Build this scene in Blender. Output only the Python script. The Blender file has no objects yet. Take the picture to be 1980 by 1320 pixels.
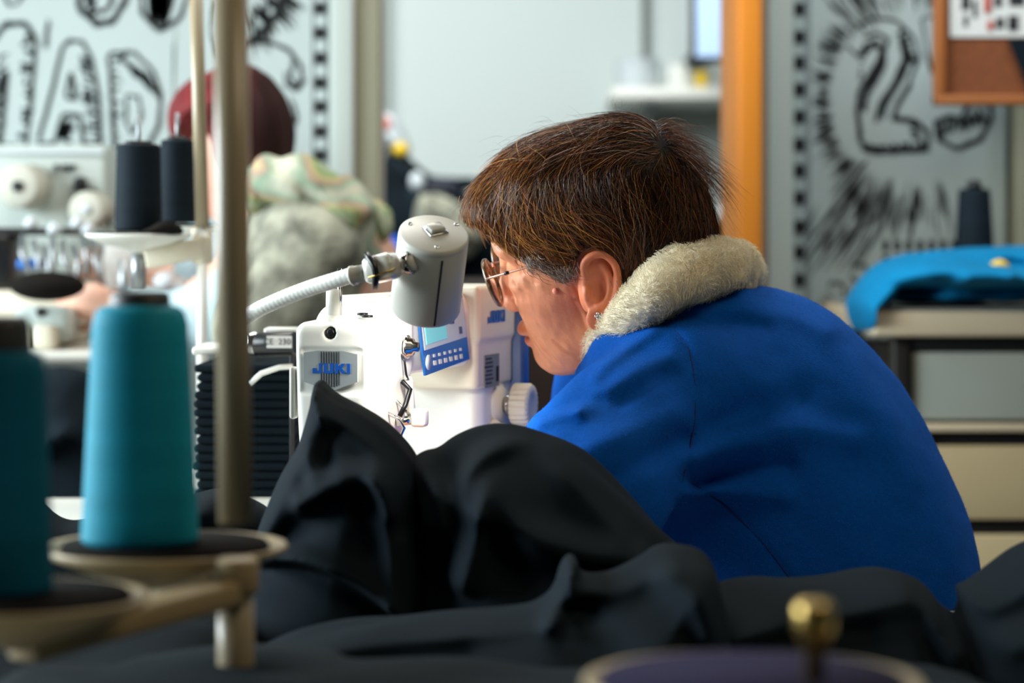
import bpy, bmesh, math, random
import numpy as np
from mathutils import Vector, Matrix
random.seed(7); rng = np.random.default_rng(11)
C = bpy.context.scene.collection
F_PX = 85/36*1980; CAM_Z = 1.1; HOR = 460.0
def P(px, py, d):                       # a point of the room, from where it is seen and how far off it stands
    return np.array([(px-990)*d/F_PX, d, CAM_Z-(py-HOR)*d/F_PX])
def V(*a): return np.array(a, dtype=float)
def unit(v): v = np.asarray(v, float); return v/(np.linalg.norm(v)+1e-12)
ORI = {}
# ---------------------------------------------------------------- materials
def lin(c):
    return tuple(((x/255)/12.92 if x/255 <= .04045 else ((x/255+.055)/1.055)**2.4) for x in c)
MATS = {}
def mat(name, rgb, rough=.5, metal=0., var=.0, vscale=20., bump=0., bscale=300., sheen=0., sss=0., spec=.5,
        emit=None, estr=0., trans=0., attr=None, coat=0., bdist=.001, detail=4., stretch=None, alpha=1., shtint=None, ior=None):
    m = bpy.data.materials.new(name); m.use_nodes = True
    nt = m.node_tree; b = nt.nodes['Principled BSDF']; N = nt.nodes.new; L = nt.links.new
    col = lin(rgb)+(1,)
    b.inputs['Base Color'].default_value = col
    b.inputs['Roughness'].default_value = rough; b.inputs['Metallic'].default_value = metal
    b.inputs['Specular IOR Level'].default_value = spec
    b.inputs['Sheen Weight'].default_value = sheen; b.inputs['Sheen Roughness'].default_value = .45
    if shtint: b.inputs['Sheen Tint'].default_value = lin(shtint)+(1,)
    b.inputs['Coat Weight'].default_value = coat
    b.inputs['Transmission Weight'].default_value = trans
    if ior: b.inputs['IOR'].default_value = ior
    b.inputs['Alpha'].default_value = alpha
    if sss:
        b.inputs['Subsurface Weight'].default_value = sss
        b.inputs['Subsurface Radius'].default_value = (1., .35, .2); b.inputs['Subsurface Scale'].default_value = .006
    if emit: b.inputs['Emission Color'].default_value = lin(emit)+(1,); b.inputs['Emission Strength'].default_value = estr
    tc = N('ShaderNodeTexCoord'); co = tc.outputs['Object']
    if stretch:
        mp = N('ShaderNodeMapping'); mp.inputs['Scale'].default_value = stretch; L(co, mp.inputs['Vector']); co = mp.outputs['Vector']
    src = None
    if attr:
        a = N('ShaderNodeVertexColor'); a.layer_name = attr; src = a.outputs['Color']
    if var > 0:
        n = N('ShaderNodeTexNoise'); n.inputs['Scale'].default_value = vscale; n.inputs['Detail'].default_value = detail; L(co, n.inputs['Vector'])
        mr = N('ShaderNodeMapRange'); mr.inputs['From Min'].default_value = .3; mr.inputs['From Max'].default_value = .7
        mr.inputs['To Min'].default_value = 1-var; mr.inputs['To Max'].default_value = 1+var; L(n.outputs['Fac'], mr.inputs['Value'])
        mx = N('ShaderNodeMix'); mx.data_type = 'RGBA'; mx.blend_type = 'MULTIPLY'; mx.inputs['Factor'].default_value = 1
        if src: L(src, mx.inputs['A'])
        else: mx.inputs['A'].default_value = col
        L(mr.outputs['Result'], mx.inputs['B']); src = mx.outputs['Result']
    if src: L(src, b.inputs['Base Color'])
    if bump > 0:
        n2 = N('ShaderNodeTexNoise'); n2.inputs['Scale'].default_value = bscale; n2.inputs['Detail'].default_value = 3; L(co, n2.inputs['Vector'])
        bp = N('ShaderNodeBump'); bp.inputs['Strength'].default_value = bump; bp.inputs['Distance'].default_value = bdist
        L(n2.outputs['Fac'], bp.inputs['Height']); L(bp.outputs['Normal'], b.inputs['Normal'])
    MATS[name] = m; return m
# ---------------------------------------------------------------- mesh building
class MB:
    def __init__(s): s.v = []; s.f = []; s.n = 0; s.c = []; s.smooth = []
    def add(s, v, f, smooth=True, col=None):
        v = np.asarray(v, float).reshape(-1, 3); s.v.append(v)
        for q in f: s.f.append(tuple(int(i)+s.n for i in q)); s.smooth.append(smooth)
        s.c.append(np.tile(col if col is not None else (1, 1, 1), (len(v), 1)) if col is None or np.ndim(col) == 1 else np.asarray(col))
        s.n += len(v); return s
    def tube(s, pts, r, seg=12, caps=True, smooth=True, closed=False, col=None):
        pts = np.asarray(pts, float); n = len(pts); r = np.broadcast_to(r, (n,)) if np.ndim(r) == 0 else np.asarray(r, float)
        if closed: T = np.roll(pts, -1, 0)-np.roll(pts, 1, 0)
        else: T = np.gradient(pts, axis=0)
        T /= np.linalg.norm(T, axis=1)[:, None]+1e-12
        up = V(0, 0, 1) if abs(T[0][2]) < .9 else V(1, 0, 0)
        U = unit(np.cross(T[0], up)); vs = []
        for i in range(n):
            U = unit(U-T[i]*np.dot(U, T[i])); W = np.cross(T[i], U)
            a = np.arange(seg)/seg*2*math.pi
            vs.append(pts[i]+r[i]*(np.cos(a)[:, None]*U+np.sin(a)[:, None]*W))
        fs = []
        m = n if closed else n-1
        for i in range(m):
            j = (i+1) % n
            for k in range(seg): fs.append((i*seg+k, i*seg+(k+1) % seg, j*seg+(k+1) % seg, j*seg+k))
        if caps and not closed: fs.append(tuple(range(seg))[::-1]); fs.append(tuple((n-1)*seg+k for k in range(seg)))
        return s.add(np.concatenate(vs), fs, smooth, col)
    def cyl(s, a, b, ra, rb=None, seg=32, bev=0.):
        rb = ra if rb is None else rb; a = np.asarray(a, float); b = np.asarray(b, float); t = unit(b-a); L = np.linalg.norm(b-a)
        if bev > 0: prof = [(0, ra-bev), (bev*.3, ra-bev*.3), (bev, ra), (L-bev, rb), (L-bev*.3, rb-bev*.3), (L, rb-bev)]
        else: prof = [(0, ra), (L, rb)]
        return s.lathe(a, t, prof, seg, smooth=bev > 0 or True)
    def lathe(s, base, axis, prof, seg=48, smooth=True, cap=True, ref=None):
        base = np.asarray(base, float); t = unit(axis)
        u = unit(np.cross(t, V(0, 0, 1) if abs(t[2]) < .9 else V(1, 0, 0))) if ref is None else unit(ref); w = np.cross(t, u)
        a = np.arange(seg)/seg*2*math.pi; vs = []
        for h, r in prof: vs.append(base+t*h+r*(np.cos(a)[:, None]*u+np.sin(a)[:, None]*w))
        fs = []
        for i in range(len(prof)-1):
            for k in range(seg): fs.append((i*seg+k, i*seg+(k+1) % seg, (i+1)*seg+(k+1) % seg, (i+1)*seg+k))
        if cap: fs.append(tuple(range(seg))[::-1]); fs.append(tuple((len(prof)-1)*seg+k for k in range(seg)))
        return s.add(np.concatenate(vs), fs, smooth)
    def box(s, c, size, ax=None, bev=0., seg=2):
        bm = bmesh.new(); bmesh.ops.create_cube(bm, size=1)
        for v in bm.verts: v.co = Vector((v.co.x*size[0], v.co.y*size[1], v.co.z*size[2]))
        if bev > 0: bmesh.ops.bevel(bm, geom=bm.edges[:], offset=min(bev, min(size)*.49), segments=seg, affect='EDGES', profile=.5)
        bm.verts.index_update(); vs = np.array([v.co[:] for v in bm.verts]); fs = [[v.index for v in f.verts] for f in bm.faces]; bm.free()
        if ax is not None: vs = vs@np.array([unit(a) for a in ax])
        return s.add(vs+np.asarray(c, float), fs, bev > 0)
    def bx(s, x0, x1, y0, y1, z0, z1, bev=0.): return s.box(((x0+x1)/2, (y0+y1)/2, (z0+z1)/2), (abs(x1-x0), abs(y1-y0), abs(z1-z0)), bev=bev)
    def prism(s, poly, n):               # closed 3-D polygon pushed out along n
        poly = np.asarray(poly, float); k = len(poly); n = np.asarray(n, float)
        fs = [tuple(range(k)), tuple(range(2*k-1, k-1, -1))]+[(i, (i+1) % k, (i+1) % k+k, i+k) for i in range(k)]
        return s.add(np.concatenate([poly, poly+n]), fs, False)
    def sph(s, c, r, seg=24, ax=None):
        r = np.broadcast_to(r, (3,)); a = np.linspace(0, math.pi, seg//2+1); b = np.arange(seg)/seg*2*math.pi
        vs = np.array([[math.sin(i)*math.cos(j)*r[0], math.sin(i)*math.sin(j)*r[1], math.cos(i)*r[2]] for i in a for j in b])
        if ax is not None: vs = vs@np.array([unit(q) for q in ax])
        fs = [(i*seg+k, (i+1)*seg+k, (i+1)*seg+(k+1) % seg, i*seg+(k+1) % seg) for i in range(len(a)-1) for k in range(seg)]
        return s.add(vs+np.asarray(c, float), fs)
    def build(s, name, m, parent=None, attr=False, label=None):
        return link_mesh(name, np.concatenate(s.v), s.f, m, parent, np.array(s.smooth), np.concatenate(s.c) if attr else None, label)
def link_mesh(name, v, f, m, parent=None, smooth=True, col=None, label=None):
    v = np.asarray(v, float)
    if parent is not None: org = ORI[parent.name]
    else: org = np.array([(v[:, 0].min()+v[:, 0].max())/2, (v[:, 1].min()+v[:, 1].max())/2, v[:, 2].min()])
    me = bpy.data.meshes.new(name)
    if isinstance(f, np.ndarray):
        k = f.shape[1]; me.vertices.add(len(v)); me.vertices.foreach_set('co', (v-org).astype(np.float32).ravel())
        me.loops.add(f.size); me.loops.foreach_set('vertex_index', f.astype(np.int32).ravel())
        me.polygons.add(len(f)); me.polygons.foreach_set('loop_start', np.arange(0, f.size, k, dtype=np.int32))
        me.update(calc_edges=True); me.validate()
    else:
        me.from_pydata([tuple(p) for p in (v-org)], [], f); me.update()
    if np.ndim(smooth) == 0: me.polygons.foreach_set('use_smooth', np.full(len(me.polygons), bool(smooth)))
    elif len(smooth) == len(me.polygons): me.polygons.foreach_set('use_smooth', np.asarray(smooth, bool))
    if col is not None:
        a = me.color_attributes.new('Col', 'FLOAT_COLOR', 'POINT'); cc = np.ones((len(v), 4), np.float32); cc[:, :3] = col
        a.data.foreach_set('color', cc.ravel())
    me.materials.append(m)
    o = bpy.data.objects.new(name, me); C.objects.link(o)
    if parent is not None: o.parent = parent
    else: o.location = org
    ORI[o.name] = org
    if label: o['label'] = label
    return o
def thing(name, label, cat, loc, group=None):
    o = bpy.data.objects.new(name, None); o.empty_display_size = .05; C.objects.link(o); o.location = loc; ORI[o.name] = np.asarray(loc, float)
    tag(o, label, cat, group); return o
def tag(o, label, cat, group=None, kind=None):
    o['label'] = label; o['category'] = cat
    if group: o['group'] = group
    if kind: o['kind'] = kind
    return o
def struct(o): o['kind'] = 'structure'; return o
def dup(root, loc, label=None, group=None):
    def cp(o, par):
        c = o.copy(); C.objects.link(c)
        if par is not None: c.parent = par
        for ch in list(o.children): cp(ch, c)
        return c
    r = cp(root, None); r.location = loc
    if label: r['label'] = label
    if group: r['group'] = group
    return r
# ---------------------------------------------------------------- implicit surfaces (numpy surface nets)
def ell(p, c, r):
    q = (p-np.asarray(c))/np.asarray(r); k0 = np.linalg.norm(q, axis=1); k1 = np.linalg.norm(q/np.asarray(r), axis=1)+1e-9
    return k0*(k0-1)/k1
def cap(p, a, b, ra, rb=None):
    rb = ra if rb is None else rb; a = np.asarray(a, float); b = np.asarray(b, float); ba = b-a
    t = np.clip(((p-a)@ba)/(ba@ba), 0, 1); return np.linalg.norm(p-a-t[:, None]*ba, axis=1)-(ra+(rb-ra)*t)
def path(p, pts, rs):
    d = None
    for i in range(len(pts)-1):
        e = cap(p, pts[i], pts[i+1], rs[i], rs[i+1]); d = e if d is None else np.minimum(d, e)
    return d
def rb(p, c, half, r):
    q = np.abs(p-np.asarray(c))-np.asarray(half)+r
    return np.linalg.norm(np.maximum(q, 0), axis=1)+np.minimum(q.max(axis=1), 0)-r
def smin(a, b, k): h = np.clip(.5+.5*(b-a)/k, 0, 1); return b+(a-b)*h-k*h*(1-h)
def smax(a, b, k): return -smin(-a, -b, k)
def wob(p, s, seed=0):                   # smooth pseudo noise, about -1..1
    r = np.random.default_rng(seed); o = 0
    for k in range(6):
        d = r.normal(size=3); d /= np.linalg.norm(d); o = o+np.sin(p@d*s*(1+.35*k)+r.uniform(0, 6.28)+1.3*np.sin(p@r.normal(size=3)*s*.5))/(1+.3*k)
    return o/3
def sdf_mesh(f, lo, hi, h, k=4, tol=2.2):
    lo = np.asarray(lo, float); hi = np.asarray(hi, float)
    nb = np.ceil((hi-lo)/h/k).astype(int)+1; n = nb*k
    g = [lo[i]+(np.arange(nb[i])+.5)*k*h-.5*h for i in range(3)]
    cp_ = np.stack(np.meshgrid(*g, indexing='ij'), -1).reshape(-1, 3)
    cf = np.concatenate([f(cp_[i:i+400000]) for i in range(0, len(cp_), 400000)])
    act = (np.abs(cf) < h*k*tol).reshape(nb); cf = cf.reshape(nb)
    Fv = np.repeat(np.repeat(np.repeat(cf, k, 0), k, 1), k, 2).astype(np.float32)
    bi = np.argwhere(act); off = np.stack(np.meshgrid(*[np.arange(k)]*3, indexing='ij'), -1).reshape(-1, 3)
    idx = (bi[:, None, :]*k+off[None]).reshape(-1, 3)
    for i in range(0, len(idx), 400000):
        q = idx[i:i+400000]; Fv[q[:, 0], q[:, 1], q[:, 2]] = f(lo+q*h)
    S = Fv < 0
    c0 = S[:-1, :-1, :-1].astype(np.int8); tot = np.zeros_like(c0)
    for a in (0, 1):
        for b in (0, 1):
            for c in (0, 1): tot += S[a:n[0]-1+a, b:n[1]-1+b, c:n[2]-1+c]
    mixed = (tot > 0) & (tot < 8); ci = np.argwhere(mixed); vid = -np.ones(mixed.shape, np.int32); vid[mixed] = np.arange(len(ci))
    acc = np.zeros((len(ci), 3)); cnt = np.zeros(len(ci))
    cs = [(a, b, c) for a in (0, 1) for b in (0, 1) for c in (0, 1)]
    for A in cs:
        for ax in range(3):
            if A[ax] == 1: continue
            B = list(A); B[ax] = 1
            fa = Fv[ci[:, 0]+A[0], ci[:, 1]+A[1], ci[:, 2]+A[2]]; fb = Fv[ci[:, 0]+B[0], ci[:, 1]+B[1], ci[:, 2]+B[2]]
            m = (fa < 0) != (fb < 0); t = np.where(m, fa/(fa-fb+1e-20), 0)
            pt = np.array(A, float)[None]+0*t[:, None]; pt[:, ax] = t
            acc[m] += pt[m]; cnt[m] += 1
    v = lo+(ci+acc/np.maximum(cnt, 1)[:, None])*h
    faces = []
    for ax in range(3):
        o1, o2 = [(1, 2), (2, 0), (0, 1)][ax]
        sl = [slice(1, None)]*3; s0 = [slice(1, n[i]-1) for i in range(3)]; s1 = list(s0); s0[ax] = slice(0, n[ax]-1); s1[ax] = slice(1, n[ax])
        a = S[tuple(s0)]; b = S[tuple(s1)]; e = np.argwhere(a != b)
        if not len(e): continue
        sg = a[e[:, 0], e[:, 1], e[:, 2]]
        base = e.copy()
        for i in range(3):
            if i != ax: base[:, i] += 1
        q = []
        for (d1, d2) in ((0, 0), (1, 0), (1, 1), (0, 1)):
            cc = base.copy(); cc[:, o1] -= d1; cc[:, o2] -= d2; q.append(vid[cc[:, 0], cc[:, 1], cc[:, 2]])
        q = np.stack(q, 1); q[~sg] = q[~sg][:, ::-1]; faces.append(q)
    fc = np.concatenate(faces); fc = fc[(fc >= 0).all(1)]
    return v, fc
def relax(v, f, it=2, lam=.5):           # laplacian smoothing
    e = np.concatenate([f[:, [0, 1]], f[:, [1, 2]], f[:, [2, 3]], f[:, [3, 0]]])
    for _ in range(it):
        s = np.zeros_like(v); c = np.zeros(len(v))
        for a, b in ((0, 1), (1, 0)):
            for j in range(3): s[:, j] += np.bincount(e[:, a], v[e[:, b], j], len(v))
            c += np.bincount(e[:, a], minlength=len(v))
        v = v+lam*(s/np.maximum(c, 1)[:, None]-v)
    return v
def polysd(x, z, poly):                  # signed distance to a polygon, negative inside
    poly = np.asarray(poly, float); d = np.full(len(x), 1e9); ins = np.zeros(len(x), bool); n = len(poly)
    for i in range(n):
        a = poly[i]; b = poly[(i+1) % n]; e = b-a; wx = x-a[0]; wz = z-a[1]
        t = np.clip((wx*e[0]+wz*e[1])/(e@e+1e-12), 0, 1); d = np.minimum(d, (wx-t*e[0])**2+(wz-t*e[1])**2)
        c = ((a[1] > z) != (b[1] > z)) & (x < (b[0]-a[0])*(z-a[1])/(b[1]-a[1]+1e-12)+a[0]); ins ^= c
    d = np.sqrt(d); return np.where(ins, -d, d)
def smooth_poly(pts, it=2, closed=True):
    pts = np.asarray(pts, float)
    for _ in range(it):
        nx = np.roll(pts, -1, 0) if closed else pts[1:]; a = pts if closed else pts[:-1]
        q = np.empty((2*len(a), pts.shape[1])); q[0::2] = a*.75+nx*.25; q[1::2] = a*.25+nx*.75
        pts = q if closed else np.concatenate([pts[:1], q, pts[-1:]])
    return pts
def plined(x, z, pl):
    d = np.full(len(x), 1e9)
    for i in range(len(pl)-1):
        a = pl[i]; e = pl[i+1]-a; wx = x-a[0]; wz = z-a[1]; t = np.clip((wx*e[0]+wz*e[1])/(e@e+1e-12), 0, 1)
        d = np.minimum(d, (wx-t*e[0])**2+(wz-t*e[1])**2)
    return np.sqrt(d)
def xz(pts, d): return np.array([[(a-990)*d/F_PX, CAM_Z-(b-HOR)*d/F_PX] for a, b in pts])
def pillow(outline, d, W, R, folds=(), noise=(), lean=None, sm=2):
    """an outlined soft body with real thickness: W half depth, R edge rounding, folds = (polyline, height, width)"""
    O = smooth_poly(xz(outline, d), sm); FL = [(smooth_poly(xz(pl, d), 2, False), a, w) for pl, a, w in folds]
    def f(p):
        x, y, z = p[:, 0], p[:, 1], p[:, 2]
        yc = d+(lean(x, z) if lean else 0)
        s = polysd(x, z, O); t = np.minimum(-s/R, 1)
        g = (((y-yc)/W)**2+(1-t)**2-1)*.5*min(R, W)
        mk = np.clip(-s/.022, 0, 1)
        for pl, a, w in FL: g = g-mk*a*np.exp(-(plined(x, z, pl)/w)**2)
        for amp, sc, seed in noise: g = g-amp*wob(p, sc, seed)
        return g
    lo = V(O[:, 0].min()-.03, d-W-.06, O[:, 1].min()-.03); hi = V(O[:, 0].max()+.03, d+W+.06, O[:, 1].max()+.03)
    return f, lo, hi
def strands(Pts, rad, cols, sides=3):
    """Pts (N,K,3) -> thin tubes tapering to their tips; returns verts, faces, colours"""
    N, K, _ = Pts.shape; T = np.gradient(Pts, axis=1); T /= np.linalg.norm(T, axis=2, keepdims=True)+1e-9
    ref = np.tile(rng.normal(size=(N, 1, 3)), (1, K, 1)); U = np.cross(T, ref); U /= np.linalg.norm(U, axis=2, keepdims=True)+1e-9; W = np.cross(T, U)
    rr = (rad if np.ndim(rad) else np.full(N, rad))[:, None]*(1-.75*np.linspace(0, 1, K)**2)[None]
    a = np.arange(sides)/sides*2*math.pi
    vs = Pts[:, :, None, :]+rr[:, :, None, None]*(np.cos(a)[None, None, :, None]*U[:, :, None]+np.sin(a)[None, None, :, None]*W[:, :, None])
    i = np.arange(N)[:, None, None]*K*sides; j = np.arange(K-1)[None, :, None]*sides; k = np.arange(sides)[None, None, :]; k2 = (k+1) % sides
    f = np.stack([i+j+k, i+j+k2, i+j+sides+k2, i+j+sides+k], -1).reshape(-1, 4)
    cc = np.repeat(cols, K*sides, axis=0) if cols.ndim == 2 else np.repeat(cols.reshape(N*K, 3), sides, axis=0)
    return vs.reshape(-1, 3), f, cc
def grad(f, p, e=.0008):
    g = np.stack([f(p+np.eye(3)[i]*e)-f(p-np.eye(3)[i]*e) for i in range(3)], 1); return g/(np.linalg.norm(g, axis=1)[:, None]+1e-9)
def text_mesh(txt, size, o, ux, uz, depth=.0003, bold=0., align='CENTER'):
    cu = bpy.data.curves.new('t', 'FONT'); cu.body = txt; cu.size = size; cu.extrude = depth; cu.offset = bold; cu.align_x = align; cu.align_y = 'CENTER'; cu.resolution_u = 3
    ob = bpy.data.objects.new('t', cu); C.objects.link(ob); me = bpy.data.meshes.new_from_object(ob.evaluated_get(bpy.context.evaluated_depsgraph_get()))
    vs = np.array([v.co[:] for v in me.vertices]); fs = [tuple(p.vertices) for p in me.polygons]
    bpy.data.objects.remove(ob); bpy.data.meshes.remove(me)
    ux = unit(ux); uz = unit(uz); n = np.cross(ux, uz)
    return np.asarray(o)+vs[:, :1]*ux+vs[:, 1:2]*uz+vs[:, 2:3]*n, fs
# ---------------------------------------------------------------- materials used
mat('white_plastic', (236, 236, 228), .38, var=.015, vscale=6)
mat('cream_plastic', (226, 218, 196), .42, var=.02, vscale=5)
mat('lamp_grey', (212, 210, 200), .42, var=.02, vscale=12, bump=.05, bscale=900)
mat('chrome', (200, 200, 200), .18, 1.)
mat('steel', (150, 154, 156), .42, .8)
mat('dark_metal', (40, 42, 44), .35, .7)
mat('black_plastic', (16, 18, 20), .35)
mat('clear_plastic', (225, 222, 210), .25, trans=.35, ior=1.4)
mat('badge_grey', (158, 166, 168), .4, .3)
mat('logo_blue', (8, 78, 168), .35)
mat('panel_blue', (10, 96, 176), .3)
mat('panel_pale', (196, 214, 226), .3)
mat('panel_ink', (30, 58, 110), .4)
mat('body_blue', (44, 84, 150), .4)
mat('lcd', (120, 210, 220), .25, emit=(110, 215, 225), estr=.25)
mat('label_white', (222, 224, 220), .5)
mat('label_grey', (120, 124, 120), .6)
mat('ink', (18, 20, 22), .6)
mat('brass', (190, 160, 90), .3, .9)
mat('teal_thread', (0, 150, 178), .6, spec=.2, var=.12, vscale=2, bump=.6, bscale=60, stretch=(.3, .3, 25), sheen=.04, shtint=(60, 230, 240))
mat('shaded_teal_thread', (0, 96, 122), .7, spec=.12, var=.1, vscale=2, bump=.6, bscale=60, stretch=(.3, .3, 25))  # teal thread again, with the dim corner's shade put into its colour
mat('black_thread', (20, 31, 39), .7, spec=.12, var=.2, vscale=3, bump=.7, bscale=60, stretch=(.3, .3, 20), sheen=.0)
mat('white_thread', (184, 184, 170), .7, bump=.4, bscale=60, stretch=(.3, .3, 20))
mat('cone_core', (44, 48, 50), .5)
mat('black_felt', (26, 24, 22), .95, bump=.4, bscale=500, spec=.05)
mat('stand_cream', (168, 148, 110), .4, var=.03, vscale=8)
mat('pole_enamel', (164, 150, 122), .32, var=.02, vscale=8)
mat('black_cloth', (19, 28, 34), .85, spec=.06, bump=.3, bscale=1400, bdist=.0004, sheen=.0, shtint=(120, 160, 180), var=.08, vscale=8)
mat('navy_cloth', (22, 26, 40), .8, sheen=.3, shtint=(140, 150, 190))
mat('cyan_cloth', (0, 116, 164), .8, spec=.15, var=.1, vscale=9)
mat('sweater_blue', (0, 84, 178), .9, spec=.12, bump=.7, bscale=900, bdist=.0008, sheen=.05, shtint=(40, 140, 255), var=.1, vscale=260)
mat('sweater_fuzz', (40, 118, 215), .9)
mat('seam_blue', (0, 44, 118), .9)
mat('skin', (214, 150, 118), .5, sss=.12, var=.06, vscale=90, bump=.35, bscale=420, bdist=.0006, attr='Col', spec=.4)
mat('skin_plain', (226, 176, 152), .5, sss=.1, var=.05, vscale=60)
mat('hair', (60, 34, 22), .3, attr='Col', spec=.6)
mat('hair_cap', (26, 15, 10), .7)
mat('red_hair', (70, 18, 20), .7, spec=.2, attr='Col', var=.35, vscale=30, stretch=(1, 1, .15), bump=.6, bscale=150)
mat('dark_hair', (34, 14, 14), .6, var=.3, vscale=30, bump=.6, bscale=150)
mat('fleece', (252, 242, 214), .95, var=.04, vscale=60, sheen=.3)
mat('tortoise', (96, 66, 34), .22, var=.75, vscale=160, coat=.5)
mat('lens_glass', (255, 255, 255), .02, trans=1., ior=1.05, spec=.6)
mat('copper', (190, 140, 120), .3, .8)
mat('trousers', (30, 34, 46), .85)
mat('grey_knit', (138, 138, 122), .9, var=.75, vscale=22, bump=.6, bscale=120, bdist=.004)
mat('pale_sleeve', (176, 198, 204), .85, bump=.4, bscale=80, bdist=.003)
mat('wall_paint', (205, 212, 208), .8, var=.02, vscale=2, bump=.1, bscale=200)
mat('far_paint', (214, 224, 222), .85, var=.015, vscale=1.5)
mat('trim_white', (178, 188, 182), .5)
mat('trim_beige', (140, 138, 116), .7)
mat('door_orange', (206, 122, 18), .55, var=.12, vscale=6, stretch=(4, 4, .4))
mat('mural_white', (174, 186, 184), .7, var=.03, vscale=6)
mat('mural_ink', (14, 17, 19), .9)
mat('cork', (116, 62, 28), .9, var=.25, vscale=90, bump=.4, bscale=150)
mat('cork_frame', (150, 86, 36), .55, var=.1, vscale=20)
mat('paper', (206, 206, 202), .8)
mat('red_ink', (170, 60, 44), .7)
mat('desk_top', (216, 200, 170), .5, var=.03, vscale=5)
mat('desk_laminate', (130, 134, 130), .45)
mat('drawer_cream', (196, 178, 138), .5, var=.03, vscale=4)
mat('drawer_pale', (170, 178, 168), .5)
mat('frame_dark', (26, 27, 28), .5, .2)
mat('table_white', (205, 205, 196), .4)
mat('floor_mat', (92, 88, 82), .7, var=.1, vscale=3)
mat('screen_blue', (160, 185, 220), .3, emit=(175, 200, 235), estr=.35)
mat('bag_white', (190, 198, 202), .6); mat('bag_red', (190, 104, 90), .6); mat('yellow', (216, 180, 30), .6)
mat('blue_cloth', (0, 70, 170), .8); mat('purple_felt', (36, 32, 58), .9, spec=.08, sheen=.02, shtint=(160, 150, 220))
mat('dark_wood', (44, 26, 20), .6, var=.2, vscale=8)
mat('rust', (110, 50, 30), .8)
mat('scarf', (150, 160, 120), .9, attr='Col', bump=.6, bscale=90, bdist=.004)
# ---------------------------------------------------------------- the room
WD = 4.5; FD = 7.6
def X(px, d): return (px-990)*d/F_PX
def Z(py, d): return CAM_Z-(py-HOR)*d/F_PX
struct(MB().bx(-4, 4, -1.6, 9.2, -.1, 0).build('floor', MATS['floor_mat']))
struct(MB().bx(-4, X(738, WD), WD, WD+.1, 0, 2.8).build('wall_back_left', MATS['wall_paint']))
struct(MB().bx(X(1462, WD), 4, WD, WD+.1, 0, 2.8).build('wall_back_right', MATS['wall_paint']))
struct(MB().bx(-4, 4, FD, FD+.1, 0, 2.8).build('wall_far', MATS['far_paint']))
struct(MB().bx(X(640, WD), X(688, WD), WD-.05, WD, 0, 2.8, .006).build('trim_1', MATS['trim_white']))
struct(MB().bx(X(688, WD), X(737, WD), WD-.03, WD+.1, 0, 2.8, .004).build('trim_2', MATS['trim_beige']))
t3 = MB().bx(X(1462, WD), X(1524, WD), WD-.1, WD, 0, 2.8, .006); t3.bx(X(1484, WD-.11), X(1490, WD-.11), WD-.115, WD-.095, 0, 2.8, .002)
struct(t3.build('trim_3', MATS['trim_white']))
struct(MB().bx(X(722, FD), X(752, FD), FD-.06, FD, 0, 2.8, .01).build('trim_4', MATS['trim_white']))
d = struct(MB().bx(X(1413, 4.4), X(1458, 4.4), 4.25, 4.62, 0, 2.75, .004).build('door_1', MATS['door_orange']))
# ---------------------------------------------------------------- brush painted murals
def ribbon(mb, pts, w, y, thick=.001):   # flat brush stroke on the panel, pts in metres (x,z)
    pts = np.asarray(pts, float); T = np.gradient(pts, axis=0); T /= np.linalg.norm(T, axis=1)[:, None]+1e-9
    Nn = np.stack([-T[:, 1], T[:, 0]], 1); w = np.broadcast_to(w, (len(pts),))*.5; n = len(pts)
    a = pts+Nn*w[:, None]; b = pts-Nn*w[:, None]
    vs = [(p[0], y-thick, p[1]) for p in a]+[(p[0], y-thick, p[1]) for p in b]
    mb.add(vs, [(i, i+1, n+i+1, n+i) for i in range(n-1)], False)
def brush(mb, px, d, y, wpx=8, n=6, jit=5.5, closed=True):      # an outline gone over several times with a dry brush
    px = np.asarray(px, float); nx_ = np.roll(px, -1, 0); qs = [px*(1-t)+nx_*t for t in (0, .33, .67)]; px3 = np.stack(qs, 1).reshape(-1, 2); px3 = px3 if closed else np.concatenate([px3[:-3], px[-1:]])
    base = smooth_poly(px3, 1, closed);
    if closed: base = np.concatenate([base, base[:1]])
    s = d/F_PX
    for k in range(n):
        o = rng.normal(0, jit*.5, 2); q = base+o+rng.normal(0, jit*.2, base.shape)
        m = len(q); i0 = rng.integers(0, max(1, m//3)) if k else 0; i1 = m-rng.integers(0, max(1, m//4)) if k else m
        q = q[i0:i1]
        if len(q) < 3: continue
        w = wpx*s*rng.uniform(.3, .75)*(.7+.5*np.sin(np.linspace(0, 9, len(q))+rng.uniform(0, 6)))
        ribbon(mb, np.array([[X(a, d), Z(b, d)] for a, b in q]), w, y-.0002*k)
def hatch(mb, a0, a1, b0, b1, d, y, n=12, w=3., jit=5):       # strokes from edge a to edge b
    s = d/F_PX; a0, a1, b0, b1 = map(lambda q: np.asarray(q, float), (a0, a1, b0, b1))
    for k in range(n):
        t = (k+rng.uniform(-.3, .3))/n; p = a0+(a1-a0)*t+rng.normal(0, jit, 2); q = b0+(b1-b0)*t+rng.normal(0, jit, 2)
        m = (p+q)/2+rng.normal(0, jit*.6, 2); pts = np.array([p, p*.4+m*.6, m, q*.4+m*.6, q])
        ribbon(mb, np.array([[X(u, d), Z(v, d)] for u, v in pts]), w*s*np.array([.3, 1, .9, .8, .2])*rng.uniform(.6, 1.5), y-.0003)
MD = WD-.03
mur = thing('mural_panel', 'white painted wall panel with large brushed black capital letters, left of the doorway', 'mural', (X(250, MD), MD, .5))
MB().bx(-2.6, X(636, MD), MD, WD-.004, .5, 2.6).build('panel', MATS['mural_white'], mur)
k = MB(); y = MD
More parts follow.
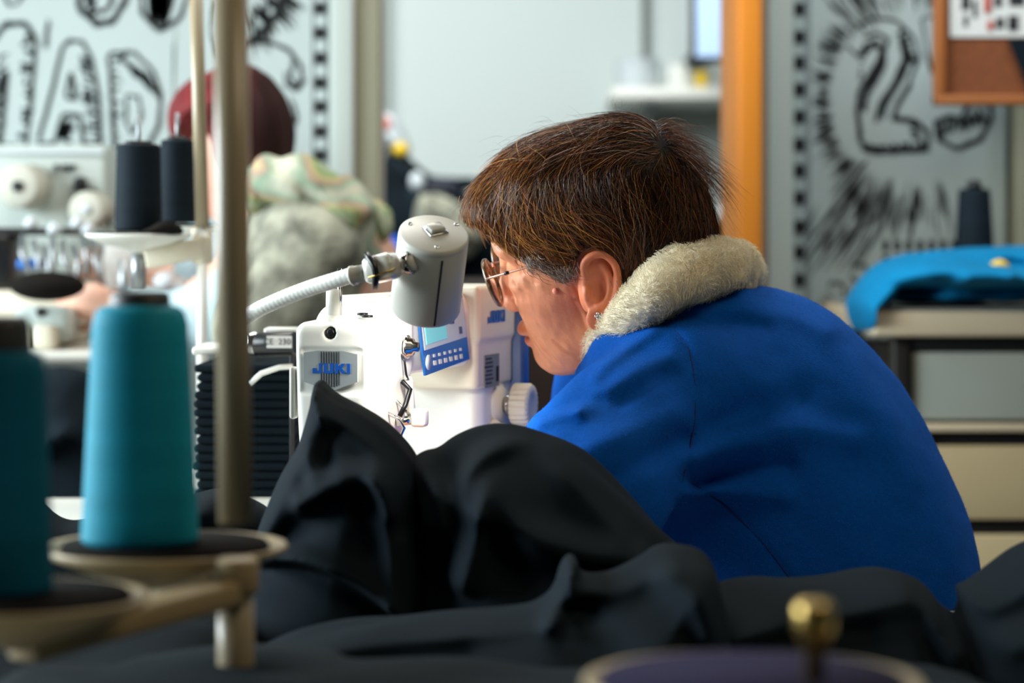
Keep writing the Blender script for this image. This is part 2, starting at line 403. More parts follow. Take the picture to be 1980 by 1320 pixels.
brush(k, [(-60, 290), (-30, 120), (15, 50), (55, 48), (76, 80), (68, 180), (58, 285), (5, 285), (10, 240), (20, 140), (0, 180), (-20, 290)], WD, y, 12, 9, 4)
hatch(k, (52, 70), (45, 280), (72, 75), (62, 275), WD, y, 16, 9, 5); hatch(k, (0, 120), (-20, 280), (24, 110), (8, 280), WD, y, 10, 7, 5)
brush(k, [(80, 278), (105, 185), (128, 92), (140, 80), (165, 82), (182, 115), (195, 190), (200, 280), (168, 280), (160, 225), (128, 222), (112, 278)], WD, y, 10, 8, 3)
brush(k, [(133, 190), (145, 140), (152, 195)], WD, y, 9, 5, 3)
hatch(k, (160, 110), (176, 275), (182, 115), (198, 275), WD, y, 18, 7, 4); hatch(k, (118, 240), (125, 278), (140, 235), (145, 275), WD, y, 10, 10, 4)
brush(k, [(216, 108), (262, 104), (300, 138), (316, 190), (312, 245), (288, 292), (228, 300), (222, 200)], WD, y, 10, 9, 4)
brush(k, [(250, 185), (275, 190), (280, 225), (262, 260), (250, 240)], WD, y, 8, 5, 3)
hatch(k, (225, 115), (290, 140), (248, 108), (312, 200), WD, y, 10, 8, 4); hatch(k, (222, 130), (225, 290), (236, 130), (238, 290), WD, y, 12, 4, 4)
brush(k, [(152, -60), (158, 20), (190, 50), (225, 42), (248, 0), (250, -60)], WD, y, 12, 8, 4, False)
brush(k, [(180, -60), (180, 10), (200, 28), (222, 10), (222, -60)], WD, y, 8, 5, 3, False); hatch(k, (160, -40), (180, 40), (180, -40), (190, 30), WD, y, 10, 8, 4)
brush(k, [(272, -60), (278, 30), (310, 62), (350, 40), (364, 0), (366, -60)], WD, y, 12, 8, 4, False)
hatch(k, (290, -40), (345, -40), (300, 55), (330, 50), WD, y, 18, 9, 5)
brush(k, [(8, -20), (20, 14), (40, 12), (55, -20)], WD, y, 6, 4, 4, False)
brush(k, [(100, 40), (97, 70), (93, 98)], WD, y, 9, 4, 3, False)
brush(k, [(470, 90), (500, 75), (540, 30), (560, -20)], WD, y, 16, 8, 8, False); hatch(k, (470, 30), (560, -30), (500, 110), (600, 10), WD, y, 26, 6, 8)
brush(k, [(465, 92), (520, 82), (560, 98), (585, 130), (590, 160), (578, 172), (562, 150), (575, 110)], WD, y, 8, 8, 5, False)
brush(k, [(470, 20), (500, 30), (530, 10), (535, -20)], WD, y, 10, 5, 4, False); brush(k, [(565, 190), (575, 230), (560, 260), (548, 300)], WD, y, 8, 5, 4, False)
brush(k, [(555, 140), (556, 168), (575, 176), (592, 160)], WD, y, 6, 5, 3, False)
brush(k, [(342, 30), (338, 170), (342, 300)], WD, y, 3, 2, 2, False); brush(k, [(420, 0), (412, 60), (425, 110)], WD, y, 4, 4, 3, False)
k.build('lettering', MATS['mural_ink'], mur)
def checks(mb, x0, x1, y0, y1, pitch, d, y, duty=.5):
    s = y0
    while s < y1:
        c = rng.uniform(-2, 2); mb.bx(X(x0, d), X(x1, d), y-.0015, y+.001, Z(s+pitch*duty+c, d), Z(s+c, d)); s += pitch
    for xx in (x0-3, x1+3): mb.bx(X(xx-1.2, d), X(xx+1.2, d), y-.0012, y+.001, Z(y1, d), Z(y0, d))
k = MB(); checks(k, 611, 632, -180, 480, 47, WD, y); k.build('checked_border', MATS['mural_ink'], mur)
mur2 = thing('mural_panel', 'white painted wall panel with brushed black number 25 and rays, right of the doorway', 'mural', (X(1740, MD), MD, .3))
MB().bx(X(1526, MD), X(1946, MD), MD, WD-.004, .3, 2.6, .003).build('panel', MATS['mural_white'], mur2)
k = MB()
brush(k, [(1636, 92), (1650, 55), (1685, 36), (1728, 42), (1762, 75), (1772, 115), (1752, 165), (1728, 205), (1720, 232), (1762, 236), (1790, 262), (1786, 292), (1680, 296), (1658, 274), (1652, 215), (1655, 180), (1690, 130), (1700, 95), (1690, 80), (1668, 88), (1655, 110)], WD, y, 9, 9, 3)
brush(k, [(1655, 180), (1700, 105), (1712, 80), (1690, 66), (1664, 76)], WD, y, 8, 5, 3, False); brush(k, [(1690, 236), (1700, 200), (1725, 160), (1745, 120), (1740, 80)], WD, y, 10, 6, 3, False)
hatch(k, (1745, 60), (1770, 130), (1730, 70), (1750, 130), WD, y, 12, 8, 4); hatch(k, (1665, 280), (1780, 280), (1672, 295), (1786, 290), WD, y, 22, 6, 4)
hatch(k, (1655, 120), (1660, 200), (1662, 120), (1664, 200), WD, y, 12, 4, 3); hatch(k, (1762, 240), (1786, 292), (1750, 242), (1775, 292), WD, y, 8, 7, 3)
brush(k, [(1778, 36), (1860, 30), (1865, 70), (1812, 76), (1815, 110), (1870, 120), (1905, 175), (1912, 230), (1890, 272), (1845, 290), (1808, 270), (1800, 240), (1830, 228), (1850, 236), (1866, 205), (1840, 160), (1800, 150), (1788, 110)], WD, y, 9, 9, 3)
hatch(k, (1812, 265), (1905, 240), (1820, 240), (1890, 215), WD, y, 18, 6, 3)
brush(k, [(1660, 112), (1682, 88), (1704, 98), (1698, 132), (1672, 180), (1666, 216)], WD, y, 16, 7, 4, False); brush(k, [(1732, 58), (1754, 110), (1736, 152), (1708, 200), (1700, 230)], WD, y, 13, 7, 4, False)
for i in range(420):                                           # the rays round the number
    a = rng.uniform(math.pi*.42, math.pi*1.62); sd = abs(a-math.pi) < .75; r0 = rng.uniform(168, 190) if sd else rng.uniform(150, 215)
    r1 = r0+(rng.uniform(12, 42) if sd else rng.uniform(25, 110)); c = np.array([1775., 190.]); dr = np.array([math.cos(a), math.sin(a)])
    p, q = c+dr*r0*(1, 1.05), c+dr*r1*(1, 1.05)
    if min(p[0], q[0]) < 1562 or max(p[0], q[0]) > 1940 or q[1] > 480: continue
    m_ = (p+q)/2+rng.normal(0, 2, 2)
    ribbon(k, np.array([[X(u, WD), Z(v, WD)] for u, v in (p, m_, q)]), np.array([.0005, .0032, .001])*rng.uniform(.5, 1.3), y-.0004)
for i in range(50):
    x_ = rng.uniform(1575, 1700); y_ = rng.uniform(380, 470); l_ = rng.uniform(30, 80)
    ribbon(k, np.array([[X(u, WD), Z(v, WD)] for u, v in ((x_, y_), (x_-l_*.3, y_+l_*.5), (x_-l_*.65, y_+l_))]), np.array([.0005, .0028, .0008]), y-.0004)
for cx_, cy_ in ((1612, 560), (1655, 525), (1590, 595), (1650, 575)):
    brush(k, [(cx_-18, cy_+8), (cx_-10, cy_-16), (cx_+14, cy_-14), (cx_+18, cy_+12), (cx_, cy_+20)], WD, y, 4, 6, 3)
for j in range(7): k.bx(X(1702+j*22, WD), X(1713+j*22, WD), y-.0015, y+.001, Z(486, WD), Z(464, WD))
for j in range(3): k.bx(X(1713+j*22-11 if j else 1702, WD), X(1724+j*22-11 if j else 1713, WD), y-.0015, y+.001, Z(520, WD), Z(494, WD))
k.build('lettering', MATS['mural_ink'], mur2)
k = MB(); checks(k, 1526, 1552, -200, 640, 52, WD, y); k.bx(X(1560, WD), X(1562, WD), y-.0012, y, Z(640, WD), Z(-200, WD)); k.build('checked_border', MATS['mural_ink'], mur2)
# grey brown cupboard edge at the far right
tag(MB().bx(X(1950, WD), X(2120, WD), 4.38, 4.498, 0, 2.5, .005).build('tall_cupboard', MATS['trim_beige']), 'beige brown tall cupboard side at the right edge, beside the number 25 mural', 'cupboard')
# cork board with papers
CD = 4.2
cb = thing('cork_board', 'brown cork notice board with a wooden frame hanging over the number 25 mural', 'notice board', (X(1930, CD), CD, Z(205, CD)))
MB().bx(X(1822, CD), X(2080, CD), CD, CD+.02, Z(185, CD), Z(-120, CD)).build('cork', MATS['cork'], cb)
k = MB(); k.bx(X(1806, CD), X(1828, CD), CD-.012, CD+.02, Z(203, CD), Z(-140, CD), .003); k.bx(X(1806, CD), X(2100, CD), CD-.0122, CD+.0198, Z(203, CD), Z(184, CD), .003)
k.build('frame', MATS['cork_frame'], cb)
MB().bx(X(1900, CD), X(1990, CD), CD+.02, MD-.003, Z(150, CD), Z(20, CD)).build('bracket', MATS['frame_dark'], cb)
pp = thing('paper_sheet', 'white printed sheet pinned along the top of the cork board', 'paper', (X(1910, CD), CD-.004, Z(72, CD)))
MB().bx(X(1836, CD), X(1995, CD), CD-.004, CD-.001, Z(72, CD), Z(-60, CD)).build('sheet', MATS['paper'], pp)
k = MB(); kr = MB()
for j, (a, b, cy0, cy1) in enumerate([(1858, 1874, -20, 20), (1880, 1888, 0, 35), (1922, 1936, -20, 14), (1948, 1968, 30, 60), (1950, 1980, -10, 12), (1862, 1870, 30, 52), (1925, 1940, 34, 56)]):
    k.bx(X(a, CD), X(b, CD), CD-.006, CD-.004, Z(cy1, CD), Z(cy0, CD), .001)
kr.bx(X(1902, CD), X(1916, CD), CD-.006, CD-.004, Z(26, CD), Z(-20, CD), .001); kr.bx(X(1908, CD), X(1920, CD), CD-.006, CD-.004, Z(60, CD), Z(40, CD), .001)
k.build('lettering', MATS['ink'], pp); kr.build('red_print', MATS['red_ink'], pp)
tag(MB().prism([P(1948, 75, CD-.006), P(1995, 75, CD-.006), P(1995, 190, CD-.006), P(1978, 150, CD-.006)], (0, -.006, 0)).build('dark_ribbon', MATS['black_cloth']), 'black pointed strip hanging below the sheet on the cork board', 'ribbon')
# ---------------------------------------------------------------- drawer desk on the right
DD = 3.75
dk = thing('drawer_table', 'cream topped work table with dark frame and drawers at right', 'table', (X(1950, DD), DD+.3, 0))
zt = Z(596, DD)
k = MB(); k.bx(X(1690, DD), X(2300, DD), DD, DD+.62, Z(651, DD), zt-.004, .006); k.build('table_top', MATS['desk_top'], dk)
MB().bx(X(1691, DD), X(2299, DD), DD+.003, DD+.617, zt-.004, zt, .001).build('laminate', MATS['desk_laminate'], dk)
k = MB(); k.bx(X(1734, DD), X(1768, DD), DD+.03, DD+.07, 0, Z(652, DD), .003); k.build('leg', MATS['frame_dark'], dk)
MB().bx(X(1734, DD), X(1768, DD), DD+.54, DD+.58, 0, Z(652, DD), .003).build('leg', MATS['frame_dark'], dk)
MB().bx(X(1768, DD), X(2290, DD), DD+.035, DD+.06, Z(680, DD), Z(652, DD), .002).build('rail', MATS['frame_dark'], dk)
MB().bx(X(1769, DD), X(2290, DD), DD+.06, DD+.56, .12, Z(681, DD), .003).build('cabinet', MATS['frame_dark'], dk)
for (a, b, m_) in ((683, 815, 'drawer_pale'), (866, 1010, 'drawer_cream'), (1040, 1190, 'drawer_cream'), (1220, 1370, 'drawer_cream')):
    dr = MB().bx(X(1772, DD), X(2285, DD), DD+.038, DD+.059, Z(b, DD), Z(a, DD), .003).build('drawer', MATS[m_], dk)
MB().bx(X(1772, DD), X(2285, DD), DD+.03, DD+.058, Z(838, DD), Z(822, DD), .004).build('shelf_edge', MATS['desk_top'], dk)
# blue cloth lying on it
f, lo, hi = pillow([(1640, 575), (1700, 508), (1760, 490), (1840, 476), (1920, 478), (2000, 470), (2120, 480), (2130, 583), (1980, 583), (1860, 582), (1760, 584), (1700, 585), (1692, 640), (1662, 650), (1645, 620)], DD+.14, .2, .06,
   folds=[([(1700, 530), (1800, 515), (1900, 520)], .012, .012), ([(1720, 560), (1850, 555), (1980, 560)], -.014, .01), ([(1780, 500), (1900, 505), (2000, 520)], -.01, .01), ([(1655, 580), (1668, 640)], .01, .008), ([(1820, 540), (1990, 535)], .012, .012)], noise=[(.006, 30, 4)])
def f2(p): return smax(f(p), rb(p, (X(1990, DD), DD+.3, zt-.05), (X(1990, DD)-X(1694, DD), .4, .052), .002)*-1, .004)
v, fc = sdf_mesh(f2, lo, hi, .005); tag(link_mesh('folded_cloth', relax(v, fc, 3), fc, MATS['cyan_cloth']), 'bright cyan blue cloth heaped on the cream work table', 'cloth')
k = MB(); k.sph((X(1972, 3.6), 3.75, Z(521, 3.6)), (.016, .012, .014)); tag(k.build('marker_cap', MATS['yellow']), 'small yellow object lying on the cyan cloth at right edge', 'yellow tag')
# black spool behind it
bt = thing('thread_cone', 'black spool standing behind the cyan cloth in front of the number 25 mural', 'thread spool', (X(1884, 4.22), 4.22, zt))
k = MB(); k.lathe((X(1884, 4.22), 4.22, zt), (0, 0, 1), [(0, .036), (.01, .038), (Z(365, 4.22)-zt-.01, .028), (Z(365, 4.22)-zt, .026)], 32)
k.build('thread', MATS['black_thread'], bt); MB().lathe((X(1884, 4.22), 4.22, Z(365, 4.22)), (0, 0, 1), [(0, .014), (.012, .012), (.016, .006)], 20).build('core', MATS['black_plastic'], bt)
# ---------------------------------------------------------------- beyond the doorway
SD = 7.0
sh = thing('wall_shelf', 'white shelf fixed to the far wall behind the woman', 'shelf', (X(1320, SD), SD+.3, Z(195, SD)))
MB().bx(X(1185, SD), X(1560, SD), SD, FD-.004, Z(190, SD), Z(168, SD), .004).build('board', MATS['white_plastic'], sh)
MB().prism([(X(1256, SD), FD-.005, Z(190, SD)), (X(1256, SD), SD+.2, Z(190, SD)), (X(1256, SD), FD-.005, Z(260, SD))], (.03, 0, 0)).build('bracket', MATS['label_grey'], sh)
tag(MB().lathe((X(1240, SD), SD+.2, Z(168, SD)), (0, 0, 1), [(0, .06), (.01, .066), (.09, .066), (.095, .06)], 32).build('thread_roll', MATS['bag_white']), 'white roll standing on the far shelf, left end', 'roll')
tag(MB().bx(X(1298, SD), X(1335, SD), SD+.1, SD+.3, Z(168, SD), Z(118, SD), .006).build('storage_box', MATS['label_white']), 'off white box on the far shelf beside the roll', 'box')
mo = thing('monitor', 'computer monitor with pale blue screen beside the orange door', 'monitor', (X(1390, 6.2), 6.2, Z(120, 6.2)))
MB().bx(X(1335, 6.2), X(1470, 6.2), 6.2, 6.24, Z(122, 6.2), Z(-90, 6.2), .01).build('casing', MATS['frame_dark'], mo)
MB().bx(X(1346, 6.2), X(1460, 6.2), 6.194, 6.2, Z(110, 6.2), Z(-80, 6.2)).build('screen', MATS['screen_blue'], mo)
MB().bx(X(1395, 6.2), X(1440, 6.2), 6.24, 7.6, Z(60, 6.2), Z(40, 6.2)).build('arm', MATS['frame_dark'], mo)
tag(MB().cyl((X(1250, 7.5), 7.58, 0), (X(1250, 7.5), 7.58, 2.8), .012).build('pipe', MATS['label_grey']), 'grey vertical pipe on the far wall above the roll', 'pipe')
tag(MB().bx(X(1348, SD), X(1372, SD), SD+.05, SD+.15, Z(168, SD), Z(135, SD), .004).build('tape_roll', MATS['yellow']), 'small yellow item on the far shelf under the monitor', 'tape')
# heap of dark clothes in the far room
f, lo, hi = pillow([(735, 300), (775, 290), (800, 318), (830, 335), (870, 345), (930, 350), (1000, 380), (1050, 560), (1050, 1300), (735, 1300)], 6.3, .35, .14, noise=[(.03, 14, 3)], folds=[([(780, 320), (860, 400), (900, 480)], .04, .03), ([(820, 360), (960, 380)], -.04, .025)])
v, fc = sdf_mesh(f, lo, hi, .014); tag(link_mesh('clothes_heap', relax(v, fc), fc, MATS['black_cloth']), 'heap of dark clothes in the far room left of the white wall', 'clothes')
hb = thing('shopping_bag', 'white bag with red and yellow print on top of the dark clothes heap', 'bag', P(755, 305, 6.15))
f, lo, hi = pillow([(722, 225), (760, 215), (782, 250), (800, 298), (770, 305), (738, 290), (722, 265)], 6.15, .1, .05); v, fc = sdf_mesh(f, lo, hi, .006); link_mesh('sack', v, fc, MATS['bag_white'], hb)
MB().sph(P(738, 240, 6.06), (.024, .012, .022)).build('red_print', MATS['bag_red'], hb); MB().sph(P(774, 288, 6.07), (.02, .012, .018)).build('yellow_print', MATS['yellow'], hb)
tag(MB().sph(P(806, 352, 5.97), (.019, .02, .025)).build('white_spool', MATS['bag_white']), 'small round white spool lying on the dark clothes', 'spool')
f, lo, hi = pillow([(800, 385), (850, 375), (880, 392), (930, 405), (930, 500), (800, 520)], 5.93, .1, .04, noise=[(.01, 30, 2)]); v, fc = sdf_mesh(f, lo, hi, .008)
tag(link_mesh('white_cloth', v, fc, MATS['grey_knit']), 'grey white crumpled cloth behind the lamp head', 'cloth')
f, lo, hi = pillow([(735, 462), (800, 455), (850, 470), (860, 620), (735, 620)], 5.9, .12, .05, noise=[(.01, 30, 2)]); v, fc = sdf_mesh(f, lo, hi, .01)
tag(link_mesh('blue_cloth', v, fc, MATS['blue_cloth']), 'royal blue cloth behind the lamp head and its arm', 'cloth')
tag(MB().sph(P(850, 365, 6.0), (.05, .03, .025)).build('denim_scrap', MATS['navy_cloth']), 'dark denim scrap on the clothes heap beside the brown hair', 'cloth')
f, lo, hi = pillow([(1365, 410), (1390, 395), (1430, 400), (1440, 620), (1440, 1316), (1340, 1316), (1340, 620)], 6.0, .12, .05, noise=[(.01, 30, 2)]); v, fc = sdf_mesh(f, lo, hi, .01)
tag(link_mesh('dark_bag', v, fc, MATS['black_cloth']), 'dark bag standing behind the woman beside the orange door', 'bag')
tag(MB().sph(P(1396, 415, 5.87), (.024, .02, .022)).build('white_spool', MATS['bag_white']), 'round white thing on the dark bag beside the orange door', 'spool')
kb = thing('cabinet', 'dark brown cabinet in shade behind the sewing machine and the face', 'cabinet', (X(980, 5.3), 5.5, 0))
MB().bx(X(760, 5.3), X(1240, 5.3), 5.3, 5.7, 0, Z(545, 5.3), .01).build('carcass', MATS['dark_wood'], kb)
for a in (766, 1004): MB().bx(X(a, 5.3), X(a+230, 5.3), 5.285, 5.3, .06, Z(556, 5.3), .004).build('door', MATS['dark_wood'], kb)
# ---------------------------------------------------------------- foreground thread stand
FS = 1.5
def pxm(d): return d/F_PX
st = thing('thread_stand', 'cream thread stand with round trays and thick pole in the left foreground', 'thread stand', (X(453, FS), FS, .77))
k = MB(); k.tube([P(447, -60, FS), P(450, 500, FS), P(455, 1010, FS)], .0108, 32); k.build('pole', MATS['pole_enamel'], st)
MB().tube([P(455, 1100, FS+.002), P(457, 1460, FS+.002)], .0115, 32).build('lower_pole', MATS['pole_enamel'], st)
def tray(cx, cy, d, rx, name='tray', parent=None, mt='stand_cream', pad='black_felt', padr=.85, drop=.03, seg=64):
    r = rx*pxm(d); c = P(cx, cy, d)
    o = MB().lathe(c-V(0, 0, drop), (0, 0, 1), [(0, r*.14), (.003, r*.2), (drop*.45, r*.62), (drop*.8, r*.95), (drop*.93, r), (drop, r*.985), (drop*.97, r*.93), (drop*.9, r*.9), (drop*.88, .004)], seg).build(name, MATS[mt], parent)
    MB().lathe(c-V(0, 0, drop*.12), (0, 0, 1), [(0, r*padr), (.003, r*padr), (.005, r*(padr-.02))], seg).build('pad', MATS[pad], parent)
    return c, r
tc, tr = tray(320, 1052, 1.56, 236, parent=st)
t2, tr2 = tray(40, 1150, 1.36, 250, parent=st)
arm_ax = unit(V(X(457, FS), FS, 0)-V(tc[0], tc[1], 0))
k = MB()
def bar(mb, a, b, w, h, bev=.003):
    a = np.asarray(a, float); b = np.asarray(b, float); t = unit(b-a); s = unit(np.cross(t, V(0, 0, 1))); u = np.cross(s, t)
    mb.box((a+b)/2, (np.linalg.norm(b-a), w, h), ax=(t, s, u), bev=bev)
bar(k, P(455, 1112, FS), tc-V(0, 0, .032), .026, .018); k.build('arm', MATS['stand_cream'], st)
k = MB(); bar(k, P(455, 1122, FS)-V(0, 0, .006), t2-V(0, 0, .03), .024, .016); k.build('arm', MATS['stand_cream'], st)
MB().cyl(P(456, 1148, FS), P(456, 1078, FS), .0145, bev=.003).build('collar', MATS['stand_cream'], st)
MB().tube([tc-V(0, 0, .03), tc+V(-.008, 0, .05)], .002, 10).build('pin', MATS['chrome'], st)
MB().tube([t2-V(0, 0, .03), t2+V(0, 0, .05)], .002, 10).build('pin', MATS['chrome'], st)
def cone(name, label, base, h, rb_, rt, mt, core='cone_core', grp=None, shoulder=.012, corer=.45, coreh=.012, pin=0, lean=(0, 0)):
    t = thing(name, label, 'thread cone', base, grp); ax = unit(V(lean[0], lean[1], 1))
    n = 60; prof = [(0, rb_-.003), (.003, rb_)]
    for i in range(1, n): u = i/n; prof.append((.003+(h-shoulder-.003)*u, rb_+(rt-rb_)*u+.00012*math.sin(i*2.6)))
    prof += [(h-shoulder, rt), (h-shoulder*.35, rt*.93), (h-shoulder*.1, rt*.82), (h, rt*.7)]
    MB().lathe(base, ax, prof, 64).build('thread', MATS[mt], t)
    MB().lathe(base+ax*h*.98, ax, [(0, rt*corer*1.05), (coreh*.8, rt*corer), (coreh, rt*corer*.9), (coreh, rt*.15), (coreh*.2, rt*.14)], 40, cap=False).build('core', MATS[core], t)
    if pin: MB().tube([base+ax*h*.9, base+ax*(h+pin)], .0026, 12).build('spindle', MATS['steel'], t)
    return t
s = pxm(1.56)
cone('thread_cone', 'teal blue thread cone standing on the foreground tray left of the pole', tc+V((274-320)*s, -.006, .0015), (1064-606)*s, 113*s, 92*s, 'teal_thread', corer=.62, coreh=.012)
s = pxm(1.36)
cone('thread_cone', 'teal thread cone coloured dark for shade, cut off by the left edge, nearest the camera', t2+V((-10-40)*s, 0, .001), (1170-700)*s, 112*s, 98*s, 'shaded_teal_thread', corer=.7, coreh=.022)
# ---------------------------------------------------------------- bottom right: tray with a brass topped spindle
nb = thing('thread_stand', 'cream thread stand tray with purple felt pad and brass topped pin at bottom right', 'thread stand', P(1575, 1330, 1.14)*V(1, 1, 0)+V(0, 0, .772))
c, r = tray(1455, 1312, 1.14, 330, parent=nb, pad='purple_felt', padr=.9)
MB().lathe(P(1575, 1318, 1.10), (0, 0, 1), [(0, .005), (.016, .0045), (.017, .0065), (.021, .0065), (.023, .0088), (.034, .0088), (.0365, .007), (.037, .003)], 32).build('spindle', MATS['brass'], nb)
MB().tube([c-V(0, 0, .03), V(c[0], c[1], .7725)], .008, 20).build('post', MATS['stand_cream'], nb)
# ---------------------------------------------------------------- middle thread stand with two black cones
MS = 3.0; s = pxm(MS)
ms = thing('thread_stand', 'white thread stand with trays of black cones, clamped to the table edge', 'thread stand', P(388, 945, MS))
MB().tube([P(378, -60, MS), P(385, 200, MS), P(391, 440, MS)], .0085, 24).build('pole', MATS['pole_enamel'], ms)
MB().tube([P(391, 440, MS), P(391, 905, MS)], .0068, 24).build('lower_pole', MATS['white_plastic'], ms)
a1, r1 = tray(268, 452, MS, 103, parent=ms, mt='white_plastic', padr=.82, drop=.024)
a2, r2 = tray(384, 438, MS+.12, 58, parent=ms, mt='white_plastic', padr=.8, drop=.014)
k = MB(); bar(k, P(395, 478, MS), P(283, 500, MS)-V(0, 0, 0), .03, .026); k.build('arm', MATS['cream_plastic'], ms)
k = MB(); bar(k, P(395, 455, MS), P(384, 450, MS+.1), .02, .012); k.build('arm', MATS['cream_plastic'], ms)
MB().cyl(P(392, 510, MS), P(392, 455, MS), .013, bev=.003).build('collar', MATS['cream_plastic'], ms)
MB().tube([P(268, 485, MS), P(268, 560, MS)], .009, 20).build('post', MATS['steel'], ms)
MB().box(P(387, 922, MS), (.022, .04, .025), bev=.003).build('clamp', MATS['white_plastic'], ms)
f, lo, hi = pillow([(255, 452), (290, 440), (312, 426), (335, 426), (362, 450), (330, 455), (280, 456)], MS-.04, .02, .01); v, fc = sdf_mesh(f, lo, hi, .0015)
tag(link_mesh('felt_scrap', v, fc, MATS['black_felt']), 'curled black felt pad on the white tray below the black cones', 'felt pad')
cone('thread_cone', 'black thread cone with steel pin, left one of the pair on the white tray', a1+V(0, 0, .003), (450-281)*s, 46*s, 42*s, 'black_thread', core='black_plastic', grp='black cones on the middle stand', shoulder=.003, corer=.62, coreh=.006, pin=.036)
cone('thread_cone', 'black thread cone with steel pin, right one of the pair beside the thin pole', P(343, 431, MS+.1), (431-269)*s*1.03, 41*s, 33*s, 'black_thread', core='black_plastic', grp='black cones on the middle stand', shoulder=.003, corer=.62, coreh=.006, pin=.034)
# stack of folded black cloth right of the pole
n = 15; base = P(500, 950, 2.75)
for i in range(n):
    yy = 936-i*16.6; w0 = 396+rng.uniform(-4, 4); w1 = 580+rng.uniform(-6, 6)
    c = (P(w0, yy, 2.75)+P(w1, yy, 2.75))/2; L_ = P(w1, yy, 2.75)[0]-P(w0, yy, 2.75)[0]
    o = MB().box(c, (L_, .2, .0092), bev=.0045, seg=3).build('folded_garment', MATS['black_cloth'])
    tag(o, 'folded black garment in the dark stack behind the foreground pole', 'folded garment', 'stack of folded black garments')
    o.rotation_euler.z = rng.uniform(-.03, .03)
tag(MB().box(P(425, 674, 2.75), (.05, .12, .009), bev=.004, seg=3).build('plate', MATS['white_plastic']), 'small white plate lying on top of the dark stack of garments', 'plate')
# ---------------------------------------------------------------- work table
TZ = .772
tb = thing('work_table', 'white topped sewing table under the machine and the black cloth', 'table', (.1, 2.4, 0))
MB().prism([(-.75, 1.05, TZ-.03), (.75, 1.05, TZ-.03), (.75, 2.13, TZ-.03), (.10, 2.13, TZ-.03), (.10, 3.05, TZ-.03), (-.75, 3.05, TZ-.03)], (0, 0, .03)).build('table_top', MATS['table_white'], tb)
for x_, y_ in ((-.7, 1.1), (.7, 1.1), (-.7, 3.0), (.05, 3.0), (.7, 2.08)): MB().bx(x_-.02, x_+.02, y_-.02, y_+.02, 0, TZ-.03, .003).build('leg', MATS['frame_dark'], tb)
# ---------------------------------------------------------------- sewing machine: s along the arm (away), w towards the operator, z up
TH = math.radians(17); MO = V(*P(640, 460, 2.2)); MO[2] = 0
MA = V(math.sin(TH), math.cos(TH), 0); MW = V(math.cos(TH), -math.sin(TH), 0); MU = V(0, 0, 1)
def M(s_, w_, z_): return MO+MA*s_+MW*w_+MU*z_
def Ml(q): return MO+q[:, :1]*MA+q[:, 1:2]*MW+q[:, 2:3]*MU
sm_ = thing('sewing_machine', 'white sewing machine with blue lettering and control panel, in front of the seated woman', 'sewing machine', M(.22, 0, TZ))
def body(p):
    s_, w_, z_ = p[:, 0], p[:, 1], p[:, 2]
    q = p.copy(); tp = np.clip((1.0-z_)/.13, 0, 1); q[:, 1] = w_/(1-.16*tp**1.5)
    q[:, 2] = z_-.004*np.clip((s_)/.1, 0, 1)
    head = rb(q, (.055, 0, .945), (.055, .0375, .078), .0105)
    cut = (p-V(0, 0, .865))@unit(V(.35, .35, -1)); head = smax(head, cut-.004, .01)
    arm = rb(p, (.22, 0, 1.003), (.16, .036, .034), .012)
    hump = smax(rb(p, (.25, -.002, 1.02), (.18, .036, .026), .014), -((p-V(.082, 0, 1.03))@unit(V(1, 0, -.25))), .004)
    pil = rb(p, (.385, -.008, .9), (.062, .048, .135), .014)
    bed = rb(p, (.22, 0, .793), (.25, .085, .02), .01)
    g = smin(head, arm, .02); g = smin(g, hump, .004); g = smin(g, pil, .02); g = smin(g, bed, .012)
    # recess round the badge, screw hole, thread holes on top
    bz = .952; bz = .979; g = smax(g, -rb(p, (0, .001, bz), (.0022, .0305, .0205), .0018), .0015)
    d_ = np.sqrt((w_+.0015)**2+(z_-1.0135)**2)-.0058; g = smax(g, -np.maximum(d_, s_-.012), .001)
    return g
v, fc = sdf_mesh(body, (-.01, -.095, .765), (.48, .095, 1.06), .0016)
link_mesh('casing', Ml(relax(v, fc, 2, .4)), fc, MATS['white_plastic'], sm_)
# badge
BZ = lambda b: .961+(b-.9305)*.83
def onface(pts, off): return [M(-off, a, BZ(b)) for a, b in pts]
bd = MB().prism(onface([(-.0262, .972), (-.012, .9745), (.012, .9745), (.0262, .971), (.0262, .941), (.002, .9305), (-.0262, .94)], -.0008), -MA*.0022).build('badge', MATS['badge_grey'], sm_)
k = MB()
for i in range(8):
    w_ = -.009+i*.00245
    for z0, z1 in ((.9605, .9735), (.9345+abs(w_-.002)*.35, .9515)): k.box(M(-.0016, w_, BZ((z0+z1)/2)), (.0005, .0006, (z1-z0)*.83), ax=(MA, MW, MU))
k.build('stripe', MATS['ink'], bd)
def juki(o, ux, uz, n, wd, ht, th=.0006):
    k = MB(); o = np.asarray(o, float); ux = unit(ux); uz = unit(uz); n = unit(n)
    polys = [[(0, .0), (.235, 0), (.235, .82), (.27, .9), (.27, 1), (.17, 1), (.17, .25), (.09, .25), (.09, .5), (0, .5)],
             [(.3, 0), (.555, 0), (.555, 1), (.46, 1), (.46, .25), (.385, .25), (.385, 1), (.3, 1)],
             [(.6, 0), (.685, 0), (.685, .36), (.70, .36), (.79, 0), (.89, 0), (.78, .52), (.87, 1), (.775, 1), (.70, .66), (.685, .66), (.685, 1), (.6, 1)],
             [(.915, 0), (1, 0), (1, 1), (.915, 1)]]
    for pl in polys: k.prism([o+ux*(a-.5)*wd+uz*(b-.5)*ht for a, b in pl], n*th)
    return k
juki(M(-.0014, .001, .9815), MW, MU, -MA, .0365, .0092).build('lettering', MATS['logo_blue'], bd)
